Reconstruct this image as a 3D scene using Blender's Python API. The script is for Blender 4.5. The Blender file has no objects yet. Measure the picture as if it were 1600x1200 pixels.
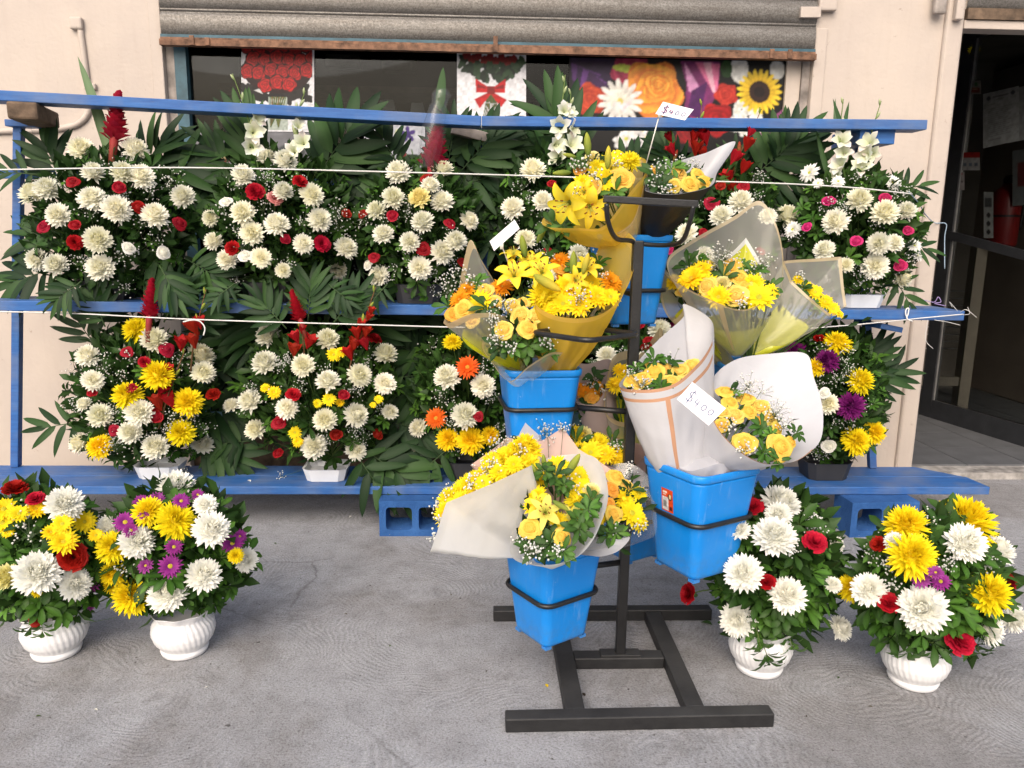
import bpy, math, random
import numpy as np
from mathutils import Vector, Matrix, Quaternion, noise

random.seed(7)
rs = np.random.RandomState(7)
sc = bpy.context.scene
col = sc.collection
PI = math.pi

# ------------------------------------------------------------------ camera
PITCH, YAW, ROLL, CAM_H, FPX = math.radians(11), math.radians(2.3), math.radians(0.78), 1.6, 1202.0
f_ = Vector((math.sin(YAW)*math.cos(PITCH), math.cos(YAW)*math.cos(PITCH), -math.sin(PITCH)))
r0_ = Vector((math.cos(YAW), -math.sin(YAW), 0)); u0_ = r0_.cross(f_)
rt_ = r0_*math.cos(ROLL) + u0_*math.sin(ROLL); up_ = u0_*math.cos(ROLL) - r0_*math.sin(ROLL)
CAM = Vector((0, 0, CAM_H))
cd = bpy.data.cameras.new('camera'); cam = bpy.data.objects.new('camera', cd); col.objects.link(cam)
cd.sensor_width = 36; cd.lens = FPX/1600*36; cd.clip_start = 0.05; cd.clip_end = 500
cam.matrix_world = Matrix(((rt_.x, up_.x, -f_.x, CAM.x), (rt_.y, up_.y, -f_.y, CAM.y), (rt_.z, up_.z, -f_.z, CAM.z), (0, 0, 0, 1)))
sc.camera = cam

# ------------------------------------------------------------------ world, sun, exposure
SUN_EL, SUN_AZ = math.radians(40), math.radians(196)
w = bpy.data.worlds.new("World"); sc.world = w; w.use_nodes = True
nt = w.node_tree; nt.nodes.clear()
sky = nt.nodes.new('ShaderNodeTexSky'); sky.sky_type = 'NISHITA'; sky.sun_disc = False
sky.sun_elevation = SUN_EL; sky.sun_rotation = SUN_AZ; sky.dust_density = 6; sky.air_density = 1.0; sky.ozone_density = 0.6
bg = nt.nodes.new('ShaderNodeBackground'); bg.inputs[1].default_value = 0.15
wo = nt.nodes.new('ShaderNodeOutputWorld'); nt.links.new(sky.outputs[0], bg.inputs[0]); nt.links.new(bg.outputs[0], wo.inputs[0])
sl = bpy.data.lights.new('sun', 'SUN'); so = bpy.data.objects.new('sun', sl); col.objects.link(so)
sl.energy = 1.25; sl.angle = math.radians(60); sl.color = (1, .98, .955)
sd = Vector((math.sin(SUN_AZ)*math.cos(SUN_EL), math.cos(SUN_AZ)*math.cos(SUN_EL), math.sin(SUN_EL)))
so.rotation_euler = sd.to_track_quat('Z', 'Y').to_euler()
vs = sc.view_settings; vs.view_transform = 'Standard'; vs.look = 'None'; vs.gamma = 1; vs.use_curve_mapping = False
vs.exposure = 0.55
sc.render.engine = 'CYCLES'
sc.cycles.use_denoising = True
sc.cycles.max_bounces = 7; sc.cycles.transparent_max_bounces = 16
sc.cycles.sample_clamp_indirect = 6

# ------------------------------------------------------------------ pixel (1600x1200 photograph) -> point of the place
def ray(px, py):
    return f_ + rt_*((px-800)/FPX) + up_*((600-py)/FPX)
def PY(px, py, Y):
    d = ray(px, py); return CAM + d*(Y/d.y)
def PZ(px, py, Z):
    d = ray(px, py); return CAM + d*((Z-CAM_H)/d.z)
def px2m(P):
    return (Vector(P)-CAM).dot(f_)/FPX      # metres per photo pixel at P

# ------------------------------------------------------------------ helpers
def lin(c):
    return tuple((x/12.92 if x <= .04045 else ((x+.055)/1.055)**2.4) for x in c)
class MB:
    def __init__(s): s.v = []; s.f = []; s.c = []; s.m = []; s.mi = 0
    def vert(s, p, c=(1, 1, 1)): s.v.append(tuple(p)); s.c.append(tuple(c)[:3]); return len(s.v)-1
    def face(s, *i): s.f.append(i); s.m.append(s.mi)
    def box(s, lo, hi, c=(1, 1, 1)):
        x0, y0, z0 = lo; x1, y1, z1 = hi
        b = [s.vert(p, c) for p in ((x0,y0,z0),(x1,y0,z0),(x1,y1,z0),(x0,y1,z0),(x0,y0,z1),(x1,y0,z1),(x1,y1,z1),(x0,y1,z1))]
        for q in ((0,3,2,1),(4,5,6,7),(0,1,5,4),(1,2,6,5),(2,3,7,6),(3,0,4,7)): s.face(*[b[k] for k in q])
    def beam(s, p0, p1, wy, h, c=(1, 1, 1), up=(0, 0, 1)):
        # box from p0 to p1 (top front edge), h down, wy backwards
        p0 = Vector(p0); p1 = Vector(p1); x = (p1-p0).normalized(); z = Vector(up); y = z.cross(x).normalized(); z = x.cross(y)
        P = [p0 - z*h, p1 - z*h, p1 - z*h + y*wy, p0 - z*h + y*wy, p0, p1, p1 + y*wy, p0 + y*wy]
        b = [s.vert(p, c) for p in P]
        for q in ((0,3,2,1),(4,5,6,7),(0,1,5,4),(1,2,6,5),(2,3,7,6),(3,0,4,7)): s.face(*[b[k] for k in q])
    def tube(s, pts, r, n=6, c=(1, 1, 1), closed=False, cap=True):
        pts = [Vector(p) for p in pts]; rings = []; N = len(pts)
        prev = None
        for i, p in enumerate(pts):
            a = pts[(i-1) % N] if (closed or i > 0) else p
            b = pts[(i+1) % N] if (closed or i < N-1) else p
            t = (b-a).normalized()
            if prev is None:
                ref = Vector((0, 0, 1)) if abs(t.z) < .9 else Vector((1, 0, 0)); u = t.cross(ref).normalized()
            else:
                u = (prev - t*prev.dot(t)); u = u.normalized() if u.length > 1e-6 else t.orthogonal().normalized()
            prev = u; v = t.cross(u)
            rr = r[i] if isinstance(r, (list, tuple)) else r
            cc = c[i] if isinstance(c, list) else c
            rings.append([s.vert(p + (u*math.cos(2*PI*k/n) + v*math.sin(2*PI*k/n))*rr, cc) for k in range(n)])
        for i in range(N if closed else N-1):
            A = rings[i]; B = rings[(i+1) % N]
            for k in range(n): s.face(A[k], A[(k+1) % n], B[(k+1) % n], B[k])
        if cap and not closed: s.face(*rings[0][::-1]); s.face(*rings[-1])
    def lathe(s, prof, n=32, c=(1, 1, 1), mod=None, cap=True):
        rings = []
        for (r, z) in prof:
            ring = []
            for k in range(n):
                a = 2*PI*k/n; rr = r*(mod(a, z) if mod else 1); ring.append(s.vert((rr*math.cos(a), rr*math.sin(a), z), c))
            rings.append(ring)
        for A, B in zip(rings, rings[1:]):
            for k in range(n): s.face(A[k], A[(k+1) % n], B[(k+1) % n], B[k])
        if cap: s.face(*rings[0][::-1])
    def mesh(s, name, mats, smooth=True):
        me = bpy.data.meshes.new(name); me.from_pydata(s.v, [], s.f)
        if not isinstance(mats, (list, tuple)): mats = [mats]
        for m in mats: me.materials.append(m)
        if len(mats) > 1: me.polygons.foreach_set('material_index', s.m)
        a = me.color_attributes.new('Col', 'FLOAT_COLOR', 'POINT')
        arr = np.ones((len(s.v), 4), np.float32)
        if s.c: arr[:, :3] = np.array(s.c, np.float32)
        a.data.foreach_set('color', arr.ravel())
        me.polygons.foreach_set('use_smooth', [smooth]*len(s.f))
        me.update(); return me
def npmesh(name, V, F, C, mat, smooth=True):
    # V (n,3), F (m,k) with one k
    me = bpy.data.meshes.new(name); k = F.shape[1]
    me.vertices.add(len(V)); me.vertices.foreach_set('co', V.astype(np.float32).ravel())
    me.loops.add(F.size); me.loops.foreach_set('vertex_index', F.astype(np.int32).ravel())
    me.polygons.add(len(F)); me.polygons.foreach_set('loop_start', np.arange(0, F.size, k, dtype=np.int32))
    me.update(calc_edges=True)
    me.materials.append(mat)
    a = me.color_attributes.new('Col', 'FLOAT_COLOR', 'POINT')
    arr = np.ones((len(V), 4), np.float32); arr[:, :3] = C; a.data.foreach_set('color', arr.ravel())
    me.polygons.foreach_set('use_smooth', np.full(len(F), smooth, dtype=bool))
    me.validate(); return me
def empty(name, loc, label=None, cat=None, group=None):
    o = bpy.data.objects.new(name, None); o.empty_display_size = .05; col.objects.link(o); o.location = loc
    tag(o, label, cat, group); return o
def tag(o, label=None, cat=None, group=None, kind=None):
    if label: o['label'] = label
    if cat: o['category'] = cat
    if group: o['group'] = group
    if kind: o['kind'] = kind
    return o
def obj(name, me, parent=None, loc=(0, 0, 0), quat=None, scale=None):
    """loc is given in the space of the parent"""
    o = bpy.data.objects.new(name, me); col.objects.link(o)
    if parent: o.parent = parent
    o.location = loc
    if quat is not None: o.rotation_mode = 'QUATERNION'; o.rotation_quaternion = quat
    if scale is not None: o.scale = scale if hasattr(scale, '__len__') else (scale,)*3
    return o
def facing(n, spin=0.):
    q = Vector((0, 0, 1)).rotation_difference(Vector(n).normalized())
    return q @ Quaternion((0, 0, 1), spin)
def bevel(o, wdt=.004, seg=2):
    m = o.modifiers.new('bevel', 'BEVEL'); m.width = wdt; m.segments = seg; m.limit_method = 'ANGLE'; return o
def catmull(P, n, closed=True):
    P = [Vector(p) for p in P]; N = len(P); out = []
    for i in range(n):
        t = i/n*N if closed else i/(n-1)*(N-1)
        k = int(math.floor(t)); u = t-k
        if not closed and k >= N-1: k = N-2; u = 1.
        g = (lambda j: P[j % N]) if closed else (lambda j: P[max(0, min(N-1, j))])
        a, b, c, d = g(k-1), g(k), g(k+1), g(k+2)
        out.append(.5*((2*b) + (c-a)*u + (2*a-5*b+4*c-d)*u*u + (3*b-a-3*c+d)*u**3))
    return out

# ------------------------------------------------------------------ materials
def new_mat(name):
    m = bpy.data.materials.new(name); m.use_nodes = True; n = m.node_tree; n.nodes.clear()
    out = n.nodes.new('ShaderNodeOutputMaterial'); return m, n, out
def nd(n, t, **kw):
    x = n.nodes.new(t)
    for k, v in kw.items(): setattr(x, k, v)
    return x
def coords(n):
    return nd(n, 'ShaderNodeTexCoord').outputs['Object']
def ntex(n, vec, scale, detail=4, rough=.55, dist=0):
    x = nd(n, 'ShaderNodeTexNoise'); x.inputs['Scale'].default_value = scale; x.inputs['Detail'].default_value = detail
    x.inputs['Roughness'].default_value = rough; x.inputs['Distortion'].default_value = dist
    if vec is not None: n.links.new(vec, x.inputs['Vector'])
    return x.outputs['Fac']
def ramp(n, fac, stops):
    x = nd(n, 'ShaderNodeValToRGB'); e = x.color_ramp.elements
    while len(e) < len(stops): e.new(.5)
    for el, (p, c) in zip(e, stops): el.position = p; el.color = tuple(c)[:3] + (1,)
    n.links.new(fac, x.inputs[0]); return x.outputs[0]
def mixc(n, a, b, fac, mode='MIX'):
    x = nd(n, 'ShaderNodeMix', data_type='RGBA', blend_type=mode)
    for s, v in ((x.inputs[6], a), (x.inputs[7], b), (x.inputs[0], fac)):
        if hasattr(v, 'links'): n.links.new(v, s)
        elif hasattr(v, '__len__'): s.default_value = tuple(v)[:3] + (1,)
        else: s.default_value = v
    return x.outputs[2]
def mth(n, op, a, b=0.):
    x = nd(n, 'ShaderNodeMath', operation=op)
    for s, v in zip(x.inputs, (a, b)):
        if hasattr(v, 'links'): n.links.new(v, s)
        else: s.default_value = v
    return x.outputs[0]
def principled(n, out, base, rough=.5, metal=0, spec=.5, bump=None, bstr=.3, bdist=.01):
    p = nd(n, 'ShaderNodeBsdfPrincipled')
    for s, v in ((p.inputs['Base Color'], base), (p.inputs['Roughness'], rough), (p.inputs['Metallic'], metal)):
        if hasattr(v, 'links'): n.links.new(v, s)
        elif hasattr(v, '__len__'): s.default_value = tuple(v)[:3] + (1,)
        else: s.default_value = v
    p.inputs['Specular IOR Level'].default_value = spec
    if bump is not None:
        b = nd(n, 'ShaderNodeBump'); b.inputs['Strength'].default_value = bstr; b.inputs['Distance'].default_value = bdist
        n.links.new(bump, b.inputs['Height']); n.links.new(b.outputs[0], p.inputs['Normal'])
    n.links.new(p.outputs[0], out.inputs[0]); return p
def simple(name, base, rough=.5, metal=0, spec=.5, var=.12, scale=12, bstr=.15, bscale=60):
    m, n, out = new_mat(name); c = coords(n)
    f = ntex(n, c, scale)
    lo = tuple(x*(1-var) for x in base); hi = tuple(min(1, x*(1+var)) for x in base)
    principled(n, out, ramp(n, f, [(.3, lo), (.7, hi)]), rough, metal, spec, ntex(n, c, bscale), bstr, .004); return m

def petal_mat(name, rough=.6, transl=.25, var=.12, spec=.25):
    m, n, out = new_mat(name)
    at = nd(n, 'ShaderNodeAttribute'); at.attribute_name = 'Col'
    oi = nd(n, 'ShaderNodeObjectInfo')
    hs = nd(n, 'ShaderNodeHueSaturation'); n.links.new(at.outputs['Color'], hs.inputs['Color'])
    n.links.new(mth(n, 'ADD', mth(n, 'MULTIPLY', oi.outputs['Random'], 2*var), 1-var), hs.inputs['Value'])
    n.links.new(mth(n, 'ADD', mth(n, 'MULTIPLY', oi.outputs['Random'], -.016), .508), hs.inputs['Hue'])
    nz = ntex(n, coords(n), 9)
    c = mixc(n, hs.outputs[0], (.5, .5, .5), mth(n, 'MULTIPLY', nz, .10), 'MULTIPLY')
    p = nd(n, 'ShaderNodeBsdfPrincipled'); n.links.new(c, p.inputs['Base Color']); p.inputs['Roughness'].default_value = rough
    p.inputs['Specular IOR Level'].default_value = spec
    t = nd(n, 'ShaderNodeBsdfTranslucent'); n.links.new(c, t.inputs[0])
    mx = nd(n, 'ShaderNodeMixShader'); mx.inputs[0].default_value = transl
    n.links.new(p.outputs[0], mx.inputs[1]); n.links.new(t.outputs[0], mx.inputs[2]); n.links.new(mx.outputs[0], out.inputs[0])
    return m
M = {}
M['petal'] = petal_mat('petal', .6, .36, .08, .2)
M['leaf'] = petal_mat('leaf', .44, .26, .3, .2)
M['palm'] = petal_mat('palm_leaf', .5, .12, .22, .17)
def concrete():
    m, n, out = new_mat('brushed_concrete'); c = coords(n)
    big = ntex(n, c, .9, 4); mid = ntex(n, c, 9, 6, .7); fine = ntex(n, c, 130, 4, .7); grit = ntex(n, c, 60, 3, .6)
    warp = nd(n, 'ShaderNodeTexNoise'); warp.inputs['Scale'].default_value = 3.0; n.links.new(c, warp.inputs['Vector'])
    wv = mixc(n, c, warp.outputs['Color'], .16)
    vo = nd(n, 'ShaderNodeTexVoronoi'); vo.inputs['Scale'].default_value = 2.2; n.links.new(wv, vo.inputs['Vector'])
    rings = mth(n, 'SINE', mth(n, 'ADD', mth(n, 'MULTIPLY', vo.outputs['Distance'], 190), mth(n, 'MULTIPLY', mid, 11)))
    mask = ramp(n, ntex(n, c, 1.9, 3), [(.42, (0, 0, 0)), (.60, (1, 1, 1))])
    gro = mth(n, 'MULTIPLY', rings, mask)
    base = ramp(n, big, [(.3, (.30, .305, .322)), (.7, (.345, .35, .37))])
    base = mixc(n, base, ramp(n, mid, [(.34, (.74, .735, .73)), (.56, (1, 1, 1))]), .75, 'MULTIPLY')
    base = mixc(n, base, ramp(n, fine, [(.32, (.52, .51, .50)), (.50, (1, 1, 1)), (.68, (1.22, 1.22, 1.22))]), .85, 'MULTIPLY')
    base = mixc(n, base, ramp(n, grit, [(.30, (.55, .54, .53)), (.44, (1, 1, 1))]), .6, 'MULTIPLY')
    st = ntex(n, c, 1.3, 7, .72, .5); base = mixc(n, base, ramp(n, st, [(.34, (.70, .69, .68)), (.44, (1, 1, 1))]), .65, 'MULTIPLY')
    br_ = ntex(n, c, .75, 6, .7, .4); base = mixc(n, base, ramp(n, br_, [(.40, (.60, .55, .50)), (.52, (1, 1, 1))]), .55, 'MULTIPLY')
    sp = ntex(n, c, 38, 2, .5); base = mixc(n, base, ramp(n, sp, [(.24, (.22, .2, .18)), (.285, (1, 1, 1))]), .85, 'MULTIPLY')
    ck = nd(n, 'ShaderNodeTexVoronoi', feature='DISTANCE_TO_EDGE'); ck.inputs['Scale'].default_value = .55
    n.links.new(mixc(n, c, ntexc(n, c, 2.4), .22), ck.inputs['Vector'])
    crack = ramp(n, ck.outputs['Distance'], [(.0, (.45, .43, .42)), (.004, (1, 1, 1))]); base = mixc(n, base, crack, ramp(n, ntex(n, c, .8), [(.45, (0,)*3), (.6, (.8,)*3)]), 'MULTIPLY')
    h = mth(n, 'ADD', mth(n, 'MULTIPLY', gro, .16), mth(n, 'ADD', mth(n, 'MULTIPLY', fine, 1.2), mid))
    base = mixc(n, base, ramp(n, mth(n, 'ADD', mth(n, 'MULTIPLY', gro, .5), .5), [(0, (.80, .80, .80)), (1, (1.06, 1.06, 1.06))]), .7, 'MULTIPLY')
    principled(n, out, base, .85, 0, .2, h, .6, .006); return m
def ntexc(n, vec, scale):
    x = nd(n, 'ShaderNodeTexNoise'); x.inputs['Scale'].default_value = scale; x.inputs['Detail'].default_value = 5; n.links.new(vec, x.inputs['Vector']); return x.outputs['Color']
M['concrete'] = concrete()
def wall_mat(name='wall_paint', a=(.475, .41, .355), b=(.425, .367, .325)):
    m, n, out = new_mat(name); c = coords(n)
    base = ramp(n, ntex(n, c, 2.2, 5), [(.35, b), (.65, a)])
    d = ntex(n, c, 16, 6, .7); base = mixc(n, base, ramp(n, d, [(.29, (.58, .54, .50)), (.36, (1, 1, 1))]), .6, 'MULTIPLY')
    mp = nd(n, 'ShaderNodeMapping'); mp.inputs['Scale'].default_value = (9, 9, .9); n.links.new(c, mp.inputs[0])
    streak = ntex(n, mp.outputs[0], 2.0, 4, .6); base = mixc(n, base, ramp(n, streak, [(.3, (.86, .83, .80)), (.5, (1, 1, 1))]), .22, 'MULTIPLY')
    principled(n, out, base, .6, 0, .3, mth(n, 'ADD', ntex(n, c, 40, 4), mth(n, 'MULTIPLY', ntex(n, c, 5, 3), 2)), .35, .006); return m
M['wall'] = wall_mat()
def blue_wood():
    m, n, out = new_mat('blue_painted_wood'); c = coords(n)
    mp = nd(n, 'ShaderNodeMapping'); mp.inputs['Scale'].default_value = (2.5, 30, 30); n.links.new(c, mp.inputs[0])
    g = ntex(n, mp.outputs[0], 2.2, 6, .65)
    base = ramp(n, g, [(.3, (.017, .075, .25)), (.7, (.034, .13, .365))])
    wr = ntex(n, mp.outputs[0], 3.1, 8, .75)
    base = mixc(n, base, (.10, .085, .075), ramp(n, wr, [(.62, (0, 0, 0)), (.70, (.85, .85, .85))]))
    dust = ntex(n, c, 5, 5); base = mixc(n, base, (.16, .18, .22), ramp(n, dust, [(.42, (0, 0, 0)), (.75, (.55, .55, .55))]))
    principled(n, out, base, .55, 0, .35, g, .35, .004); return m
M['blue'] = blue_wood()
def blue_block():
    m, n, out = new_mat('blue_painted_block'); c = coords(n)
    g = ntex(n, c, 90, 4, .7)
    base = ramp(n, ntex(n, c, 9, 5), [(.3, (.02, .08, .25)), (.7, (.04, .13, .36))])
    base = mixc(n, base, (.25, .24, .23), ramp(n, ntex(n, c, 30, 6, .7), [(.66, (0, 0, 0)), (.72, (1, 1, 1))]))
    principled(n, out, base, .8, 0, .25, g, .8, .01); return m
M['block'] = blue_block()
def bucket_mat():
    m, n, out = new_mat('blue_plastic'); c = coords(n)
    base = ramp(n, ntex(n, c, 5), [(.3, (.003, .19, .60)), (.7, (.005, .225, .68))])
    mp = nd(n, 'ShaderNodeMapping'); mp.inputs['Scale'].default_value = (24, 24, 2.5); n.links.new(c, mp.inputs[0])
    stn = ntex(n, mp.outputs[0], 2.2, 6, .7); base = mixc(n, base, (.30, .42, .60), ramp(n, stn, [(.56, (0,)*3), (.78, (.32,)*3)]))
    sc_ = ntex(n, c, 70, 3, .6); base = mixc(n, base, (.55, .62, .70), ramp(n, sc_, [(.72, (0,)*3), (.78, (.5,)*3)]))
    sz = nd(n, 'ShaderNodeSeparateXYZ'); n.links.new(c, sz.inputs[0])
    dirt = mth(n, 'MULTIPLY', ramp(n, sz.outputs[2], [(.0, (1,)*3), (.10, (0,)*3)]), ramp(n, ntex(n, c, 22, 5, .7), [(.4, (0,)*3), (.7, (.5,)*3)]))
    base = mixc(n, base, (.10, .10, .10), dirt)
    principled(n, out, base, ramp(n, stn, [(.4, (.30,)*3), (.75, (.55,)*3)]), 0, .5, ntex(n, c, 9, 3), .12, .01); return m
M['bucket'] = bucket_mat()
M['black'] = simple('black_steel', (.010, .010, .011), .40, 0, .5, .35, 14, .25, 120)
def dusty_black():
    m, n, out = new_mat('dusty_black_steel'); c = coords(n)
    base = ramp(n, ntex(n, c, 14, 6, .7), [(.35, (.008, .008, .009)), (.75, (.020, .020, .021))])
    geo = nd(n, 'ShaderNodeNewGeometry'); sx = nd(n, 'ShaderNodeSeparateXYZ'); n.links.new(geo.outputs['Normal'], sx.inputs[0])
    dustm = mth(n, 'MULTIPLY', mth(n, 'MAXIMUM', sx.outputs[2], 0.), ramp(n, ntex(n, c, 6, 5), [(.3, (.25,)*3), (.7, (.95,)*3)]))
    base = mixc(n, base, (.10, .10, .10), mth(n, 'MULTIPLY', dustm, .34))
    principled(n, out, base, .55, 0, .4, ntex(n, c, 90), .3, .003); return m
M['dusty'] = dusty_black()
M['pot'] = simple('white_glazed_pot', (.72, .72, .735), .35, 0, .5, .04, 8, .05, 20)
M['tray'] = simple('white_plastic_tray', (.70, .72, .75), .4, 0, .5, .05)
M['darkpot'] = simple('dark_plastic_pot', (.03, .03, .033), .5)
M['string'] = simple('white_twine', (.62, .61, .59), .8)
M['bluestring'] = simple('blue_twine', (.30, .40, .50), .8)
M['purple'] = simple('purple_ribbon', (.33, .25, .5), .6)
M['card'] = simple('white_card', (.80, .78, .82), .6, 0, .3, .03)
M['wire'] = simple('pale_stick', (.62, .6, .55), .6)
M['ink'] = simple('blue_ink', (.08, .11, .25), .6)
M['inkred'] = simple('red_ink', (.5, .05, .08), .6)
M['rust'] = simple('rusty_steel', (.17, .09, .055), .75, .2, .4, .55, 22, .4, 80)
M['teal'] = simple('teal_painted_frame', (.035, .09, .12), .5, 0, .4, .3)
M['jamb'] = simple('worn_grey_jamb', (.25, .22, .20), .75, 0, .3, .45, 10, .4, 50)
M['dkframe'] = simple('dark_aluminium', (.035, .037, .042), .38, .3, .5, .15)
M['silver'] = simple('aluminium_trim', (.45, .45, .45), .35, .7)
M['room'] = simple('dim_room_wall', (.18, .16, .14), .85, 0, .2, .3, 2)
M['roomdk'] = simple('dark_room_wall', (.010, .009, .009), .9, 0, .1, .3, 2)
M['beige'] = simple('beige_timber', (.42, .36, .28), .7)
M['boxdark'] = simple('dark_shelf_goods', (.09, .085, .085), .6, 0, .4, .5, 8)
M['red'] = simple('red_enamel', (.24, .012, .012), .35)
M['wood'] = simple('old_brown_timber', (.11, .075, .05), .8, 0, .3, .5, 18, .4, 70)
M['stripe'] = simple('brown_paper_stripe', (.40, .21, .12), .6)
def galv():
    m, n, out = new_mat('galvanised_steel'); c = coords(n)
    vo = nd(n, 'ShaderNodeTexVoronoi'); vo.inputs['Scale'].default_value = 150; n.links.new(c, vo.inputs['Vector'])
    sx = nd(n, 'ShaderNodeSeparateColor'); n.links.new(vo.outputs['Color'], sx.inputs[0])
    mp = nd(n, 'ShaderNodeMapping'); mp.inputs['Scale'].default_value = (1.2, 14, 14); n.links.new(c, mp.inputs[0])
    g = ntex(n, mp.outputs[0], 3, 6, .7)
    base = mixc(n, ramp(n, sx.outputs[0], [(0, (.11, .106, .10)), (1, (.19, .186, .18))]), ramp(n, g, [(.3, (.66, .60, .55)), (.7, (1, .98, .96))]), .9, 'MULTIPLY')
    principled(n, out, base, ramp(n, sx.outputs[1], [(0, (.42,)*3), (1, (.60,)*3)]), .55, .4, g, .2, .004); return m
M['galv'] = galv()
def glass_mat(name, tint=(.75, .78, .78), refl=.035):
    m, n, out = new_mat(name)
    tr = nd(n, 'ShaderNodeBsdfTransparent'); tr.inputs[0].default_value = tint + (1,)
    gl = nd(n, 'ShaderNodeBsdfGlossy'); gl.inputs['Roughness'].default_value = .02
    fr = nd(n, 'ShaderNodeFresnel'); fr.inputs[0].default_value = 1.27
    gt = mth(n, 'ADD', mth(n, 'MULTIPLY', ramp(n, ntex(n, coords(n), 3, 5), [(.3, (0,)*3), (.8, (.008,)*3)]), 1.), fr.outputs[0])
    mx = nd(n, 'ShaderNodeMixShader'); n.links.new(gt, mx.inputs[0])
    n.links.new(tr.outputs[0], mx.inputs[1]); n.links.new(gl.outputs[0], mx.inputs[2]); n.links.new(mx.outputs[0], out.inputs[0]); return m
M['glass'] = glass_mat('window_glass', (.55, .57, .57))
def print_mat(name, rough=.45):
    m, n, out = new_mat(name); at = nd(n, 'ShaderNodeAttribute'); at.attribute_name = 'Col'
    principled(n, out, at.outputs['Color'], rough, 0, .3); return m
M['print'] = print_mat('printed_sheet')
def sheet_mat(name, color, opac, rough=.35, transl=.5, gloss=.08):
    """thin wrapping film: partly clear, partly scattering"""
    m, n, out = new_mat(name)
    nz = ntex(n, coords(n), 14, 3)
    c = mixc(n, color, tuple(x*.88 for x in color), nz)
    b = nd(n, 'ShaderNodeBump'); b.inputs['Strength'].default_value = .22; b.inputs['Distance'].default_value = .012
    n.links.new(ntex(n, coords(n), 9, 5, .5, 1.6), b.inputs['Height'])
    d = nd(n, 'ShaderNodeBsdfDiffuse'); n.links.new(c, d.inputs[0]); n.links.new(b.outputs[0], d.inputs['Normal'])
    t = nd(n, 'ShaderNodeBsdfTranslucent'); n.links.new(c, t.inputs[0])
    m1 = nd(n, 'ShaderNodeMixShader'); m1.inputs[0].default_value = transl; n.links.new(d.outputs[0], m1.inputs[1]); n.links.new(t.outputs[0], m1.inputs[2])
    g = nd(n, 'ShaderNodeBsdfGlossy'); g.inputs['Roughness'].default_value = rough; n.links.new(b.outputs[0], g.inputs['Normal'])
    m2 = nd(n, 'ShaderNodeMixShader'); m2.inputs[0].default_value = gloss; n.links.new(m1.outputs[0], m2.inputs[1]); n.links.new(g.outputs[0], m2.inputs[2])
    tr = nd(n, 'ShaderNodeBsdfTransparent'); tr.inputs[0].default_value = tuple(.5+.5*x for x in color) + (1,)
    m3 = nd(n, 'ShaderNodeMixShader'); m3.inputs[0].default_value = opac
    n.links.new(tr.outputs[0], m3.inputs[1]); n.links.new(m2.outputs[0], m3.inputs[2]); n.links.new(m3.outputs[0], out.inputs[0]); return m
M['film_yellow'] = sheet_mat('yellow_film', (.96, .66, .06), .74, transl=.5)
M['film_grey'] = sheet_mat('frosted_grey_film', (.92, .90, .80), .29, transl=.45)
M['film_white'] = sheet_mat('frosted_white_film', (.95, .945, .925), .93, transl=.45)
M['film_clear'] = sheet_mat('clear_film', (.8, .82, .82), .16, .12, .3, .4)
M['film_tan'] = sheet_mat('tan_film', (.75, .66, .5), .5)
M['gold'] = sheet_mat('gold_film_edge', (.74, .60, .36), .85)
M['goldpale'] = sheet_mat('pale_film_edge', (.92, .91, .88), .95)
M['gold_yellow'] = sheet_mat('yellow_film_edge', (.90, .62, .10), .9)
M['lime'] = sheet_mat('lime_tissue', (.80, .80, .02), .96)
M['paper_white'] = sheet_mat('white_paper', (.66, .66, .695), 1., .5, .35, .04)
M['paper_pink'] = sheet_mat('pink_paper', (.75, .52, .44), 1., .5, .3, .03)
M['paper_mauve'] = sheet_mat('mauve_paper', (.50, .40, .38), 1., .5, .25, .03)
M['paper_black'] = sheet_mat('black_paper', (.016, .016, .018), 1., .4, .0, .05)
M['cello'] = sheet_mat('cellophane_sleeve', (.85, .87, .87), .07, .1, .2, .6)

# ------------------------------------------------------------------ the setting
mb = MB(); 
gx = [-120, -30, -8, -4, 0, 4, 8, 30, 120]; gy = [-120, -20, -4, 0, 2, 4, 5.0]
ids = [[mb.vert((x, y, 0)) for x in gx] for y in gy]
for a, b in zip(ids, ids[1:]):
    for k in range(len(gx)-1): mb.face(a[k], a[k+1], b[k+1], b[k])
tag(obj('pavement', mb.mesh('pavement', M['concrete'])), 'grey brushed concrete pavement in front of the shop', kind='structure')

WY = 4.95                                   # face of the shop wall
XL = PY(256, 100, WY).x; XR = PY(1270, 100, WY).x
XP = PY(1484, 200, WY).x; XPl = XP - .115   # door pilaster
shop = empty('flower_shop', (0, WY, 0), 'peach painted shop front with a half raised roller shutter and dark window', 'shop')
def part(name, m_, mat, parent=shop, smooth=False, off=(0, WY, 0)):
    """m_ in world space; parent at off"""
    m_.v = [(x-off[0], y-off[1], z-off[2]) for x, y, z in m_.v]
    return obj(name, m_.mesh(name, mat, smooth), parent)
m_ = MB(); m_.box((-9, WY, -.05), (XL, WY+.16, 3.9)); part('wall', m_, M['wall'])
m_ = MB(); m_.box((XR, WY, -.05), (XPl, WY+.16, 3.9)); part('wall', m_, M['wall'])
m_ = MB(); m_.box((XPl, WY-.03, -.05), (XP, WY+.16, 3.9)); bevel(part('pilaster', m_, M['wall']), .02, 3)
m_ = MB(); m_.box((XL, WY+.03, 2.95), (XR, WY+.16, 3.9)); part('lintel', m_, M['wall'])
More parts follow.
